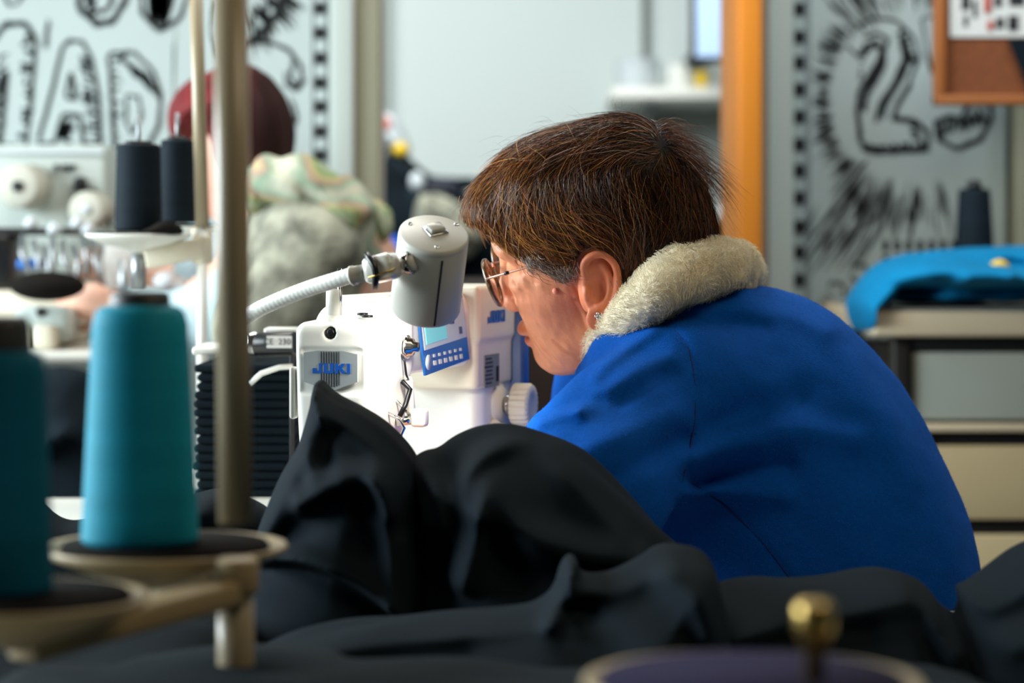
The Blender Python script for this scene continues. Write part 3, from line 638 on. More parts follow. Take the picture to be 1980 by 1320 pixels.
MB().lathe(M(.006, -.0015, 1.0135), -MA, [(0, .0045), (.004, .0045), (.005, .003), (.005, .001)], 6).build('screw', MATS['dark_metal'], sm_)
# control box with second lettering, and dark blue back
def cbox(p): return smin(rb(p, (.360, .0, 1.022), (.064, .047, .029), .006), rb(p, (.360, 0, .985), (.062, .044, .04), .006), .004)
v, fc = sdf_mesh(cbox, (.29, -.06, .93), (.46, .06, 1.06), .0015); link_mesh('control_box', Ml(relax(v, fc)), fc, MATS['cream_plastic'], sm_)
MB().box(M(.434, .012, .915), (.02, .09, .245), ax=(MA, MW, MU), bev=.006).build('rear_cover', MATS['body_blue'], sm_)
juki(M(.352, .0478, 1.0185), MA, MU, MW, .058, .0125).build('side_lettering', MATS['logo_blue'], sm_)
lb = MB().box(M(.345, .0445, .962), (.05, .0012, .034), ax=(MA, MW, MU)).build('rating_label', MATS['label_grey'], sm_)
k = MB()
for i in range(7): k.box(M(.333+.002*(i % 2), .0453, .975-i*.0042), (.02+.004*(i % 3), .0004, .0016), ax=(MA, MW, MU))
for i in range(8): k.box(M(.359+i*.0013, .0453, .958), (.0006, .0004, .016), ax=(MA, MW, MU))
k.build('lettering', MATS['ink'], lb)
# lcd panel
PN = unit(MW+V(0, 0, .12)); PUp = unit(np.cross(PN, MA))*-1
if PUp[2] < 0: PUp = -PUp
pc = M(.198, .0388, 1.006)
def Q(a, b, o=0.): return pc+MA*a+PUp*(b+a*.03)+MW*o      # a along the arm, b up
pn = MB().prism([Q(-.066, -.036), Q(.074, -.031), Q(.074, .034), Q(-.066, .032)], MW*.002).build('control_panel', MATS['panel_blue'], sm_)
MB().prism([Q(-.061, -.012, .0021), Q(.071, -.008, .0021), Q(.071, .032, .0021), Q(-.061, .030, .0021)], MW*.0006).build('display_surround', MATS['panel_pale'], pn)
MB().prism([Q(-.055, -.007, .0028), Q(.008, -.005, .0028), Q(.008, .026, .0028), Q(-.055, .025, .0028)], MW*.0006).build('screen', MATS['lcd'], pn)
k = MB()
for i in range(7):
    a = -.052+.0165*i
    if i == 0: MB().lathe(Q(a-.003, -.024, .0021), MW, [(0, .0075), (.001, .0075)], 20).build('button', MATS['panel_pale'], pn); continue
    k.box(Q(a, -.019, .0025), (.006, .0006, .003), ax=(MA, MW, PUp)); k.box(Q(a, -.026, .0025), (.008, .0006, .0045), ax=(MA, MW, PUp))
k.build('symbol', MATS['label_white'], pn)
k = MB(); k.box(Q(.028, .012, .003), (.014, .0006, .008), ax=(MA, MW, PUp)); k.box(Q(.05, .02, .003), (.01, .0006, .005), ax=(MA, MW, PUp)); k.box(Q(.053, .0, .003), (.008, .0006, .007), ax=(MA, MW, PUp)); k.build('key', MATS['panel_ink'], pn)
# tension dial, thread guides, needle bar end, lever, knee knob
tn = MB().lathe(M(.082, .0375, .998), MW, [(0, .009), (.002, .009), (.0025, .0105), (.004, .0105), (.0045, .006), (.006, .006), (.0065, .011), (.008, .0112), (.009, .0085), (.013, .008), (.014, .005), (.018, .0045)], 32).build('tension_dial', MATS['chrome'], sm_)
MB().tube([M(.074, .04, .993), M(.07, .046, .985), M(.078, .045, .972), M(.09, .044, .965)], .0011, 8).build('check_spring', MATS['dark_metal'], sm_)
k = MB(); k.tube([M(.08, .04, .966), M(.086, .046, .958), M(.072, .046, .944), M(.068, .042, .934)], .0024, 10); k.build('thread_take_up', MATS['dark_metal'], sm_)
MB().box(M(.094, .043, .952), (.010, .007, .036), ax=(unit(MA+MU*.25), MW, unit(MU-MA*.25)), bev=.003).build('lever', MATS['white_plastic'], sm_)
k = MB(); k.tube([M(.05, 0, .88), M(.05, 0, .815)], .0035, 14); k.tube([M(.05, 0, .82), M(.05, 0, .79)], .0012, 8); k.build('needle_bar', MATS['chrome'], sm_)
k = MB(); k.tube([M(.055, .034, .938), M(.056, .046, .932), M(.058, .050, .924), M(.056, .046, .914), M(.055, .034, .91)], .0016, 8); k.tube([M(.075, .036, .948), M(.08, .044, .938), M(.083, .048, .932)], .0014, 8); k.cyl(M(.075, .036, .928), M(.081, .050, .93), .0046); k.build('thread_guide', MATS['chrome'], sm_)
MB().box(M(.083, .0565, .932), (.015, .0145, .0175), ax=(MA, MW, MU), bev=.0035, seg=3).build('needle_clamp_knob', MATS['white_plastic'], sm_)
# stitch length dial
k = MB(); n = 24
k.lathe(M(.382, .036, .924), MW, [(0, .024), (.006, .024), (.008, .02), (.011, .018)], 40); k.build('dial_boss', MATS['cream_plastic'], sm_)
MB().lathe(M(.382, .046, .924), MW, [(0, .0085), (.004, .0085), (.004, .011), (.007, .011), (.007, .008), (.013, .008)], 24).build('dial_axle', MATS['chrome'], sm_)
prof = [(0, .020), (.002, .0225), (.018, .0225), (.021, .0205), (.0215, .013), (.0205, .011)]
k = MB(); k.lathe(M(.382, .057, .924), MW, prof, 96)
vv = k.v[0]; c0 = M(.382, .057, .924); rel = vv-c0; ax_ = (rel@MW)[:, None]*MW; rad = rel-ax_; an = np.arctan2(rad@MU, rad@MA); rr = np.linalg.norm(rad, axis=1)
k.v[0] = c0+ax_+rad*(1+.035*np.sign(np.sin(an*n))*(rr > .015))[:, None]; k.build('stitch_dial', MATS['cream_plastic'], sm_)
MB().lathe(M(.362, .040, .900), MW, [(0, .011), (.004, .011), (.01, .006), (.014, .006)], 20).build('small_knob', MATS['cream_plastic'], sm_)
# top thread post, ribbed nut
k = MB(); k.lathe(M(.02, -.006, 1.021), MU, [(0, .0088), (.0075, .0088), (.008, .008)], 48); k.lathe(M(.02, -.006, 1.029), MU, [(0, .0066), (.024, .0062)], 32); k.build('guide_post', MATS['white_plastic'], sm_)
MB().tube([M(.03, -.003, 1.025), M(.03, -.003, 1.072)], .0022, 12).build('guide_pin', MATS['chrome'], sm_)
k = MB()
for s_, w_ in ((.045, -.012), (.05, .012), (.036, .022)): k.lathe(M(s_, w_, 1.0225+.012*s_/.1), MU, [(0, .0052), (.0022, .005)], 20)
k.build('thread_hole', MATS['dark_metal'], sm_)
MB().box(M(.01, -.0405, .958), (.012, .006, .048), ax=(MA, MW, MU), bev=.0028).build('presser_lever', MATS['lamp_grey'], sm_)
# motor / light housing behind the head
md = thing('motor_unit', 'black and chrome cylinder with white approval label left of the machine head', 'motor', P(528, 692, 2.6))
MB().cyl(P(490, 665, 2.62), P(572, 662, 2.6), .0125, bev=.002).build('housing', MATS['black_plastic'], md)
MB().cyl(P(478, 664, 2.62), P(500, 664, 2.62), .0135, bev=.002).build('end_cap', MATS['chrome'], md)
lb = MB().box(P(540, 661, 2.585), (.027, .001, .013)).build('approval_label', MATS['label_white'], md)
v, f_ = text_mesh('CE  2301', .009, P(540, 661, 2.583), (1, 0, 0), (0, 0, 1), .0002); k = MB(); k.add(v, f_, False); k.build('lettering', MATS['ink'], lb)
MB().bx(P(510, 0, 2.62)[0], P(575, 0, 2.62)[0], 2.62, 2.66, P(0, 650, 2.62)[2], P(0, 645, 2.62)[2]+.006, .002).build('top_rail', MATS['white_plastic'], md)
MB().tube([P(482, 742, 2.6), P(505, 722, 2.6), P(540, 710, 2.6), P(566, 708, 2.6)], .003, 10).build('cable', MATS['white_plastic'], md)
MB().bx(P(560, 0, 2.6)[0], P(566, 0, 2.6)[0], 2.6, 2.62, TZ, P(0, 660, 2.6)[2], .001).build('bracket', MATS['frame_dark'], md)
# ---------------------------------------------------------------- gooseneck lamp
lu = unit(V(.118, -.53, .84)); ltop = P(839, 450, 2.12); Lh = .080; lr = .0312; lbot = ltop-lu*Lh
lm = thing('gooseneck_lamp', 'light grey cylindrical work lamp on a white flexible arm over the sewing machine', 'lamp', P(456, 900, 2.3)*V(1, 1, 0)+V(0, 0, TZ))
MB().lathe(lbot, lu, [(.0, lr*.985), (.001, lr), (.004, lr*1.012), (Lh-.007, lr*1.0), (Lh-.0065, lr*.993), (Lh-.005, lr*1.0), (Lh-.0012, lr*.985), (Lh, lr*.93), (Lh, 0.0001)], 96, cap=False).build('lamp_head', MATS['lamp_grey'], lm)
MB().lathe(lbot, lu, [(0, lr*.985), (0, lr*.9), (.02, lr*.86), (.03, .0005)], 64, cap=False).build('reflector', MATS['white_plastic'], lm)
sx = unit(np.cross(V(0, 1, 0), lu))*-1
if sx[0] < 0: sx = -sx
sy = np.cross(lu, sx)
if sy[1] < 0: sy = -sy
def LT(a, b, h=0.): return ltop+sx*a*lr+sy*b*lr+lu*h
sw = MB().box(LT(.03, .12, .0006), (.0185, .0165, .0022), ax=(unit(sx*.82+sy*.57), unit(-sx*.57+sy*.82), lu), bev=.0008).build('switch', MATS['chrome'], lm)
MB().box(LT(.03, .12, .0032), (.0145, .0125, .0042), ax=(unit(sx*.82+sy*.57), unit(-sx*.57+sy*.82), lu), bev=.0016).build('switch_cover', MATS['clear_plastic'], sw)
MB().box(LT(.03, .12, .0026), (.0085, .0105, .0036), ax=(unit(sx*.82+sy*.57), unit(-sx*.57+sy*.82), lu), bev=.001).build('rocker', MATS['label_grey'], sw)
for a, b in ((-.72, .30), (.58, .62), (.16, -.72)):
    o = MB().lathe(LT(a, b, -.0004), lu, [(0, .0024), (.0009, .0023), (.0009, .0013), (.0003, .0012)], 20).build('screw', MATS['chrome'], lm)
k = MB(); gx = .36; gdir = unit(sx*gx-sy*math.sqrt(1-gx*gx)); k.box(lbot+gdir*lr*1.003+lu*Lh*.46, (.0016, .0012, Lh*.86), ax=(np.cross(lu, gdir), gdir, lu)); k.build('seam', MATS['cone_core'], lm)
j0 = P(792, 510, 2.10); j1 = P(748, 520, 2.10); hd = ltop-lu*.036-sx*lr*.9-sy*lr*.3
k = MB(); ja = unit(P(700, 530, 2.12)-P(790, 508, 2.10))
k.lathe(P(796, 507, 2.105), ja, [(0, .0085), (.0012, .0105), (.0022, .0085), (.0032, .0100), (.0042, .0082), (.0052, .0092), (.007, .007)], 40); k.build('neck_ring', MATS['chrome'], lm)
k = MB(); k.lathe(P(797, 507, 2.106), ja, [(-.004, .0075), (.006, .0075), (.0068, .0068), (.016, .0068), (.017, .0078), (.027, .011), (.03, .0112)], 40); k.build('joint', MATS['lamp_grey'], lm)
cl = MB().box(P(738, 518, 2.10), (.03, .022, .024), ax=(ja, unit(np.cross(ja, MU)), unit(np.cross(unit(np.cross(ja, MU)), ja))), bev=.006, seg=3).build('clamp_body', MATS['clear_plastic'], lm)
pp_ = unit(np.cross(ja, V(0, 1, 0)));  pp_ = -pp_ if pp_[2] < 0 else pp_
cc = P(722, 522, 2.10)
ring = [cc+pp_*.0165*math.sin(t)+V(0, 1, 0)*.014*math.cos(t)-ja*.004*math.cos(2*t) for t in np.arange(6)/6*2*math.pi]
MB().tube(smooth_poly(ring, 1), .0030, 10, closed=True).build('clamp_ring', MATS['black_plastic'], lm)
MB().tube([P(712, 537, 2.085), P(765, 519, 2.085)], .0008, 8).build('clamp_screw', MATS['brass'], lm)
MB().lathe(P(706, 527, 2.105), ja, [(0, .0078), (.011, .0074), (.011, .0088), (.0135, .0088), (.0135, .0078)], 32).build('sleeve', MATS['lamp_grey'], lm)
g = smooth_poly([P(694, 528, 2.11), P(650, 541, 2.12), P(600, 556, 2.14), P(545, 577, 2.16), P(490, 602, 2.18), P(462, 625, 2.2), P(452, 690, 2.22), P(454, 800, 2.25), P(456, 1000, 2.28), P(456, 1120, 2.3)], 3, False)
L_ = np.concatenate([[0], np.cumsum(np.linalg.norm(np.diff(g, axis=0), axis=1))]); tt = np.linspace(0, L_[-1], 420); g = np.stack([np.interp(tt, L_, g[:, i]) for i in range(3)], 1)
MB().tube(g, 0.0071+.0001*np.sin(np.arange(420)*math.pi/2.5), 24).build('gooseneck', MATS['white_plastic'], lm)
MB().lathe(P(456, 1120, 2.3)*V(1, 1, 0)+V(0, 0, TZ), MU, [(0, .03), (.01, .03), (.014, .012), (.03, .01)], 32).build('foot', MATS['lamp_grey'], lm)
# ---------------------------------------------------------------- the seated woman
BD = 2.42                                                     # depth of her middle
wo = thing('person', 'woman in blue sweater with fleece collar, brown hair and glasses, bent over the machine', 'person', (.33, 2.5, 0))
PSI, PHI, RHO = math.radians(14), math.radians(13), math.radians(17)
hf = V(-math.cos(PSI), math.sin(PSI), 0); HFW = math.cos(PHI)*hf-V(0, 0, math.sin(PHI)); u0 = math.sin(PHI)*hf+V(0, 0, math.cos(PHI)); l0 = V(-math.sin(PSI), -math.cos(PSI), 0)
HUP = math.cos(RHO)*u0+math.sin(RHO)*l0; HLF = math.cos(RHO)*l0-math.sin(RHO)*u0
HO = P(1176, 502, 2.42); HS = 1.04; HR = np.stack([HFW, HLF, HUP])
def HW(q): return HO+HS*(np.asarray(q, float)@HR)            # head-local (forward, near side, up) -> room
def HL(p): return (np.asarray(p, float)-HO)@HR.T/HS
WR = []
def head(p):
    x, y, z = p[:, 0], p[:, 1], p[:, 2]; a = p.copy(); a[:, 1] = np.abs(y)        # mirrored half
    g = ell(p, (-.005, 0, .045), (.097, .073, .088))
    g = smin(g, ell(a, (.045, .012, .0), (.048, .052, .09)), .03)
    g = smin(g, ell(p, (.055, 0, .055), (.045, .055, .05)), .02)
    g = smin(g, cap(a, (.0, .056, -.045), (.066, .016, -.074), .018, .018), .025)     # jaw
    g = smin(g, ell(p, (.076, 0, -.077), (.020, .022, .0175)), .018)                  # chin
    g = smin(g, ell(a, (.050, .037, -.014), (.034, .026, .026)), .02)               # cheek
    g = smin(g, ell(a, (.052, .032, -.045), (.030, .020, .030)), .02)               # jowl
    g = smin(g, ell(p, (.068, 0, -.046), (.0275, .030, .030)), .012)                 # mouth part
    g = smin(g, ell(p, (.035, 0, -.078), (.045, .036, .018)), .02)                  # under chin
    g = smin(g, ell(a, (.083, .030, .044), (.012, .026, .009)), .012)               # brow
    g = smax(g, -ell(a, (.102, .034, .02), (.020, .021, .016)), .014)               # socket
    g = smin(g, ell(a, (.078, .031, .021), (.0135, .0150, .0125)), .004)            # lid over the eye
    g = smin(g, ell(a, (.074, .040, .008), (.016, .02, .008)), .01)                 # bag under eye
    g = smin(g, cap(p, (.089, 0, .034), (.1035, 0, -.008), .0075, .0105), .008)      # nose ridge
    g = smin(g, ell(p, (.1045, 0, -.0135), (.013, .0125, .0115)), .006)               # tip
    g = smin(g, ell(a, (.096, .0125, -.0185), (.012, .0065, .0085)), .005)           # wings
    g = smax(g, -ell(a, (.100, .0065, -.0275), (.007, .0038, .006)), .003)           # nostrils
    g = smin(g, ell(p, (.0955, 0, -.0475), (.0105, .021, .0068)), .003)              # upper lip
    g = smin(g, ell(p, (.0915, 0, -.0595), (.0105, .018, .0070)), .003)              # lower lip
    g = smax(g, -ell(p, (.106, 0, -.0532), (.014, .028, .0018)), .003)              # mouth line
    g = smax(g, -cap(a, (.096, .017, -.03), (.082, .030, -.056), .0022), .006)       # fold nose to mouth
    g = smax(g, -cap(a, (.081, .027, -.06), (.074, .028, -.082), .0015), .006)
    g = smax(g, -cap(a, (.075, .047, .022), (.066, .056, .028), .0006), .003)       # crow's feet
    g = smax(g, -cap(a, (.074, .048, .018), (.064, .057, .017), .0006), .003)
    for i in range(3): g = smax(g, -cap(a, (.030-.006*i, .0745-.002*i, -.012), (.012-.004*i, .0695, -.055), .0004), .004)
    g = smin(g, cap(p, (-.03, 0, -.03), (-.085, 0, -.155), .056, .062), .03)        # neck
    for pts, r in WR: g = smax(g, -path(p, pts, [r*.6]+[r]*(len(pts)-2)+[r*.5]), .0025)
    g = g-.0004*wob(p, 190, 3)-.0004*wob(p*V(1, 1, .5), 420, 4)
    return g
def tint(q):                                                   # natural skin colours by place, head-local
    base = np.tile(lin((228, 150, 106)), (len(q), 1)).astype(float)
    def blend(c, m): base[:] = base*(1-m[:, None])+np.array(lin(c))*m[:, None]
    ay = np.abs(q[:, 1])
    blend((206, 122, 100), .55*np.exp(-(((q[:, 0]-.055)/.03)**2+((ay-.05)/.03)**2+((q[:, 2]+.012)/.024)**2)))
    blend((176, 84, 74), .8*np.exp(-(((q[:, 0]-.1)/.012)**4+((ay)/.022)**4+((q[:, 2]+.0535)/.0105)**4)))
    blend((216, 130, 110), .5*np.exp(-(np.linalg.norm(q-V(.115, 0, -.012), axis=1)/.018)**2))
    blend((110, 84, 72), .65*np.exp(-(((q[:, 0]-.088)/.018)**4+((ay-.032)/.024)**4+((q[:, 2]-.0465)/.0045)**4)))
    sdm = lambda x, z: np.hypot(q[:, 0]-x, q[:, 2]-z)+(q[:, 1] < 0)
    blend((130, 74, 50), .8*np.exp(-(sdm(.027, -.013)/.0015)**2)); blend((140, 84, 58), .8*np.exp(-(sdm(.019, -.024)/.0014)**2))
    return base
def surf(x, z):                                                # near-side skin above a point of the side view
    ys = np.linspace(.10, .0, 400); f_ = head(np.stack([np.full(400, x), ys, np.full(400, z)], 1)); return V(x, ys[np.argmax(f_ < 0)], z)
wl = []
for pl, r in (([(.083, .016), (.078, .010), (.070, .005)], .0011), ([(.072, .036), (.074, .028), (.071, .020)], .0011), ([(.067, .040), (.069, .030), (.066, .022)], .0009), ([(.070, .018), (.063, .012), (.056, .010)], .0007), ([(.070, .022), (.062, .021), (.056, .023)], .0007),
              ([(.094, -.022), (.088, -.036), (.080, -.047), (.072, -.062), (.066, -.078)], .0017), ([(.086, -.053), (.082, -.062), (.078, -.078)], .0012), ([(.024, .002), (.020, -.018), (.018, -.044)], .0008), ([(.019, .0), (.014, -.020), (.012, -.046)], .0008), ([(.029, -.008), (.026, -.028), (.025, -.05)], .0006), ([(.060, -.050), (.050, -.066), (.036, -.078)], .0012)):
    q = smooth_poly(pl, 1, False); wl.append(([surf(a, b)+V(0, .0002, 0) for a, b in q], r))
WR = wl
hv, hfc = sdf_mesh(head, (-.16, -.1, -.2), (.135, .1, .145), .0013); hv = relax(hv, hfc, 1, .4)
# near ear
EC = V(.001, .078, -.003); ET = math.radians(14)
eF = V(math.cos(ET), 0, math.sin(ET)); eU = V(-math.sin(ET), 0, math.cos(ET)); eO = unit(V(-.35, 1, 0)); eF = unit(eF-eO*np.dot(eF, eO)); eU = np.cross(eO, eF)*-1
if eU[2] < 0: eU = -eU
ER = np.stack([eF, eO, eU])
def ear(p):                                                    # p: forward, out, up about the ear centre
    rim = [(.010, .000, .010), (.013, .003, .022), (.006, .006, .031), (-.006, .008, .0315), (-.0155, .009, .022), (-.0175, .009, .006), (-.0145, .008, -.010), (-.008, .006, -.021), (-.002, .004, -.028)]
    rim = smooth_poly(rim, 2, False)
    g = ell(p, (-.004, .0015, .003), (.0175, .0042, .030))
    g = smax(g, -ell(p, (-.003, .0085, .006), (.0125, .006, .023)), .003)
    g = smin(g, path(p, rim, [.0034]*len(rim)), .0022)
    an = smooth_poly([(-.004, .003, .022), (-.010, .005, .012), (-.0108, .006, .0), (-.006, .005, -.012), (-.0005, .004, -.0165)], 2, False)
    g = smin(g, path(p, an, [.0032]*len(an)), .003)
    g = smax(g, -ell(p, (.002, .006, -.001), (.0085, .0085, .011)), .003)
    g = smax(g, -ell(p, (.005, .0, -.003), (.004, .012, .0055)), .002)
    g = smin(g, ell(p, (.0105, .003, -.004), (.0036, .0042, .0065)), .002)          # tragus
    g = smin(g, ell(p, (.0005, .003, -.0275), (.0105, .0042, .0105)), .005)          # lobe
    g = smin(g, ell(p, (.006, -.006, .0), (.010, .008, .024)), .004)
    return g
ev, efc = sdf_mesh(ear, (-.025, -.016, -.042), (.02, .016, .038), .0007)
ES = 1.06; evl = EC+ES*(ev@ER); evm = evl*V(1, -1, 1)
# trunk, arms, legs and hands as one body with the head
def W_(q): return np.asarray(q, float)
SHN = P(1310, 775, 2.34); SHF = P(1330, 740, 2.72); ELN = P(1120, 1000, 2.18); ELF = P(1150, 960, 2.62); WRN = M(.02, .13, .85); WRF = M(.16, .12, .85)
HIP = V(.415, 2.5, .56); NEC = HW((-.07, 0, -.13))
hands = []
def hand(p, wr, fwd, side, up, s=1.):
    fwd = unit(fwd); up = unit(up); side = unit(side)
    g = None; pal = wr+fwd*.045*s
    q = np.stack([(p-pal)@fwd, (p-pal)@side, (p-pal)@up], 1); g = ell(q, (0, 0, 0), (.05*s, .042*s, .017*s))
    for i, (o, l) in enumerate(((-.030, .062), (-.011, .072), (.009, .068), (.028, .053))):
        a = pal+fwd*.036*s+side*o*s; b = a+fwd*l*.5*s-up*.008*s+side*o*.1*s; c_ = b+fwd*l*.32*s-up*.016*s; d_ = c_+fwd*l*.16*s-up*.018*s
        g = smin(g, path(p, [a, b, c_, d_], [.0095*s, .0085*s, .0078*s, .0068*s]), .004)
    a = pal-fwd*.018*s-side*.03*s; b = a+fwd*.03*s-side*.024*s-up*.008*s; c_ = b+fwd*.032*s-side*.004*s-up*.01*s
    return smin(g, path(p, [a, b, c_], [.014*s, .011*s, .008*s]), .006)
def bodyf(p):
    g = cap(p, HIP, .5*(SHN+SHF)+V(.08, 0, -.04), .13, .10)
    g = smin(g, cap(p, SHN+V(.02, .04, 0), SHF-V(-.02, .04, 0), .045), .04)
    g = smin(g, cap(p, .5*(SHN+SHF)+V(.02, 0, .04), NEC, .06, .05), .03)
    for S_, E_, W0 in ((SHN, ELN, WRN), (SHF, ELF, WRF)):
        g = smin(g, cap(p, S_, E_, .05, .04), .03); g = smin(g, cap(p, E_, W0, .038, .026), .01)
        g = smin(g, hand(p, W0, (M(.045, .03, .84) if S_ is SHN else M(.12, .05, .84))-W0, V(0, -1, 0) if S_ is SHN else V(0, 1, 0), V(0, 0, 1)), .012)
    for sy_ in (-1, 1):
        kn = V(.04, 2.5+sy_*.13, .56); ft = V(.10, 2.5+sy_*.13, .07)
        g = smin(g, cap(p, HIP+V(0, sy_*.09, 0), kn, .088, .062), .03); g = smin(g, cap(p, kn, ft, .058, .038), .01); g = smin(g, cap(p, ft-V(-.03, 0, .02), ft-V(.16, 0, .035), .036, .028), .01)
    return g
bv, bfc = sdf_mesh(bodyf, (-.35, 2.0, -.0), (.75, 2.95, 1.15), .006); bv = relax(bv, bfc, 2)
mk = MB().sph((0, 0, 0), (.0032, .0026, .0032), 16); mv, mf = mk.v[0]+surf(.0423, .0003), np.array(mk.f)+len(hv)+2*len(ev)+len(bv)
allv = np.concatenate([HW(hv), HW(evl), HW(evm), bv, HW(mv)]); allf = np.concatenate([hfc, efc+len(hv), (efc+len(hv)+len(evl))[:, ::-1], bfc+len(hv)+2*len(evl), mf])
cl_ = np.concatenate([tint(hv), np.tile(lin((216, 126, 88)), (2*len(evl), 1)), np.tile(lin((220, 156, 128)), (len(bv), 1)), np.tile(lin((232, 140, 112)), (len(mv), 1))])
link_mesh('body', allv, allf, MATS['skin'], wo, col=cl_)
# ear stud
def EW(q): return HW(EC+ES*(np.asarray(q, float)@ER))
k = MB(); ec = EW((.001, .0098, -.0235))
for i in range(5): a = i/5*6.283; k.sph(ec+HS*.0026*((math.cos(a)*eF+math.sin(a)*eU)@HR), .0016, 10)
k.sph(ec, .0018, 12); k.build('ear_stud', MATS['chrome'], wo)
# trousers
def trf(p):
    g = cap(p, HIP+V(0, -.07, 0), HIP+V(0, .07, 0), .15)
    for sy_ in (-1, 1):
        kn = V(.04, 2.5+sy_*.13, .56); ft = V(.09, 2.5+sy_*.13, .13)
        g = smin(g, cap(p, HIP+V(0, sy_*.09, 0), kn, .105, .076), .03); g = smin(g, cap(p, kn, ft, .074, .06), .02)
    return g-.003*wob(p, 40, 5)
v, fc = sdf_mesh(trf, (-.15, 2.2, .06), (.7, 2.85, .8), .009); link_mesh('trousers', v, fc, MATS['trousers'], wo)
# ---------------------------------------------------------------- sweater
TD = 2.47
tor, lo, hi = pillow([(1120, 716), (1150, 690), (1200, 650), (1300, 580), (1400, 553), (1450, 548), (1520, 562), (1590, 595), (1650, 642), (1705, 700), (1755, 765), (1800, 845), (1842, 930), (1872, 1015), (1890, 1100), (1905, 1250), (1915, 1500), (1250, 1500), (1230, 1200), (1210, 1000), (1160, 860), (1110, 780)], TD, .215, .15)
seamp = smooth_poly(xz([(1262, 618), (1300, 635), (1330, 665), (1342, 720), (1345, 790), (1338, 860), (1318, 930)], 2.3), 2, False)
bseam = smooth_poly(xz([(1330, 930), (1395, 970), (1460, 1030), (1500, 1080), (1545, 1140)], 2.3), 2, False)
UA, UB = P(1305, 775, 2.32), P(1148, 955, 2.18)
FOLD = [([(1262, 640), (1220, 668), (1175, 700), (1150, 730)], .004, .006), ([(1300, 690), (1240, 712), (1180, 748), (1120, 790)], .0045, .008), ([(1300, 720), (1250, 745), (1200, 780)], -.004, .007),
        ([(1320, 600), (1420, 590), (1520, 602), (1600, 640)], .004, .010), ([(1290, 615), (1380, 618), (1480, 640)], -.0035, .009),
        ([(1330, 850), (1420, 800), (1540, 770)], -.007, .014), ([(1350, 880), (1450, 850), (1560, 830), (1650, 850)], .007, .013), ([(1340, 925), (1420, 905), (1520, 900)], -.007, .011), ([(1340, 955), (1420, 950), (1520, 960)], .006, .010),
        ([(1180, 930), (1260, 880), (1320, 850)], -.008, .011), ([(1120, 880), (1200, 840), (1300, 800)], .005, .012), ([(1060, 800), (1120, 775), (1160, 770)], -.004, .006), ([(1040, 822), (1080, 800), (1120, 795)], .005, .006),
        ([(1600, 640), (1660, 720), (1720, 820), (1760, 930)], .004, .018), ([(1500, 700), (1600, 790), (1660, 900)], -.004, .02)]
FL = [(smooth_poly(xz(a, 2.3), 2, False), b, c) for a, b, c in FOLD]
def sweater(p):
    g = tor(p)
    g = smin(g, ell(p, P(1290, 745, 2.36), (.078, .115, .060)), .03)
    arm = cap(p, UA, UB, .068, .063); arm = smin(arm, cap(p, P(1190, 810, 2.24), P(1120, 885, 2.20), .055, .054), .03)
    g = smin(g, arm, .035)
    g = smin(g, cap(p, P(1225, 690, 2.35), P(1390, 622, 2.40), .033, .033), .03)
    g = smin(g, cap(p, P(1160, 735, 2.41), P(1225, 700, 2.35), .022, .03), .02)
    g = smin(g, cap(p, UB, WRN+V(.04, 0, .01), .064, .042), .02)
    g = smin(g, cap(p, P(1200, 740, 2.66), ELF, .075, .062), .04); g = smin(g, cap(p, ELF, WRF+V(.04, 0, .01), .06, .04), .02)
    g = smax(g, -(p[:, 2]-.50), .01)
    s_ = 2.3/p[:, 1]; x = p[:, 0]*s_; z = CAM_Z+(p[:, 2]-CAM_Z)*s_
    near = np.clip((2.5-p[:, 1])/.1, 0, 1)
    for pl, a, w_ in FL: g = g-near*a*np.exp(-(plined(x, z, pl)/w_)**2)
    g = g+near*.0022*np.exp(-(plined(x, z, seamp)/.0022)**2)+near*.0016*np.exp(-(plined(x, z, bseam)/.002)**2)
    return g-.0025*wob(p, 26, 8)-.0008*wob(p, 90, 9)
sv, sf = sdf_mesh(sweater, (-.2, 2.02, .49), (.56, 2.85, 1.1), .0036); sv = relax(sv, sf, 2)
swo = link_mesh('sweater', sv, sf, MATS['sweater_blue'], wo)
k = MB()
for pl in ([(1262, 618), (1300, 635), (1330, 665), (1342, 720), (1345, 790), (1338, 860), (1318, 930)], [(1330, 930), (1395, 970), (1460, 1030), (1500, 1080), (1545, 1140)]):
    q = smooth_poly(pl, 2, False); out = []
    for a, b in q:
        ds = np.linspace(2.05, 2.5, 300); f_ = sweater(np.array([P(a, b, d_) for d_ in ds])); out.append(P(a, b, ds[np.argmax(f_ < 0)]-.0014))
    out = np.array(out); out[1:-1] = (out[:-2]+2*out[1:-1]+out[2:])/4; k.tube(out, .0012, 6)
k.build('seam', MATS['seam_blue'], swo)
# lint and fuzz on the knit
def tri_pts(v, f, n, mask=None):
    a, b, c_ = v[f[:, 0]], v[f[:, 1]], v[f[:, 2]]; d_ = v[f[:, 3]]; nr = np.cross(c_-a, d_-b); ar = np.linalg.norm(nr, axis=1); nr = nr/(ar[:, None]+1e-12)
    w = ar*(mask(v[f].mean(1)) if mask else 1); idx = rng.choice(len(f), n, p=w/w.sum()); u = rng.random((n, 2))
    p = (a[idx]*(1-u[:, :1])+b[idx]*u[:, :1])*(1-u[:, 1:])+(d_[idx]*(1-u[:, :1])+c_[idx]*u[:, :1])*u[:, 1:]
    return p, nr[idx]
p_, n_ = tri_pts(sv, sf, 26000, lambda c: (c[:, 1] < 2.52)*(c[:, 2] > .68))
t_ = rng.normal(size=p_.shape); t_ -= n_*(t_*n_).sum(1)[:, None]; t_ /= np.linalg.norm(t_, axis=1)[:, None]
ln = rng.uniform(.0006, .0022, len(p_))[:, None]; K = np.stack([p_, p_+n_*ln*.45+t_*ln*.4, p_+n_*ln*.6+t_*ln], 1)
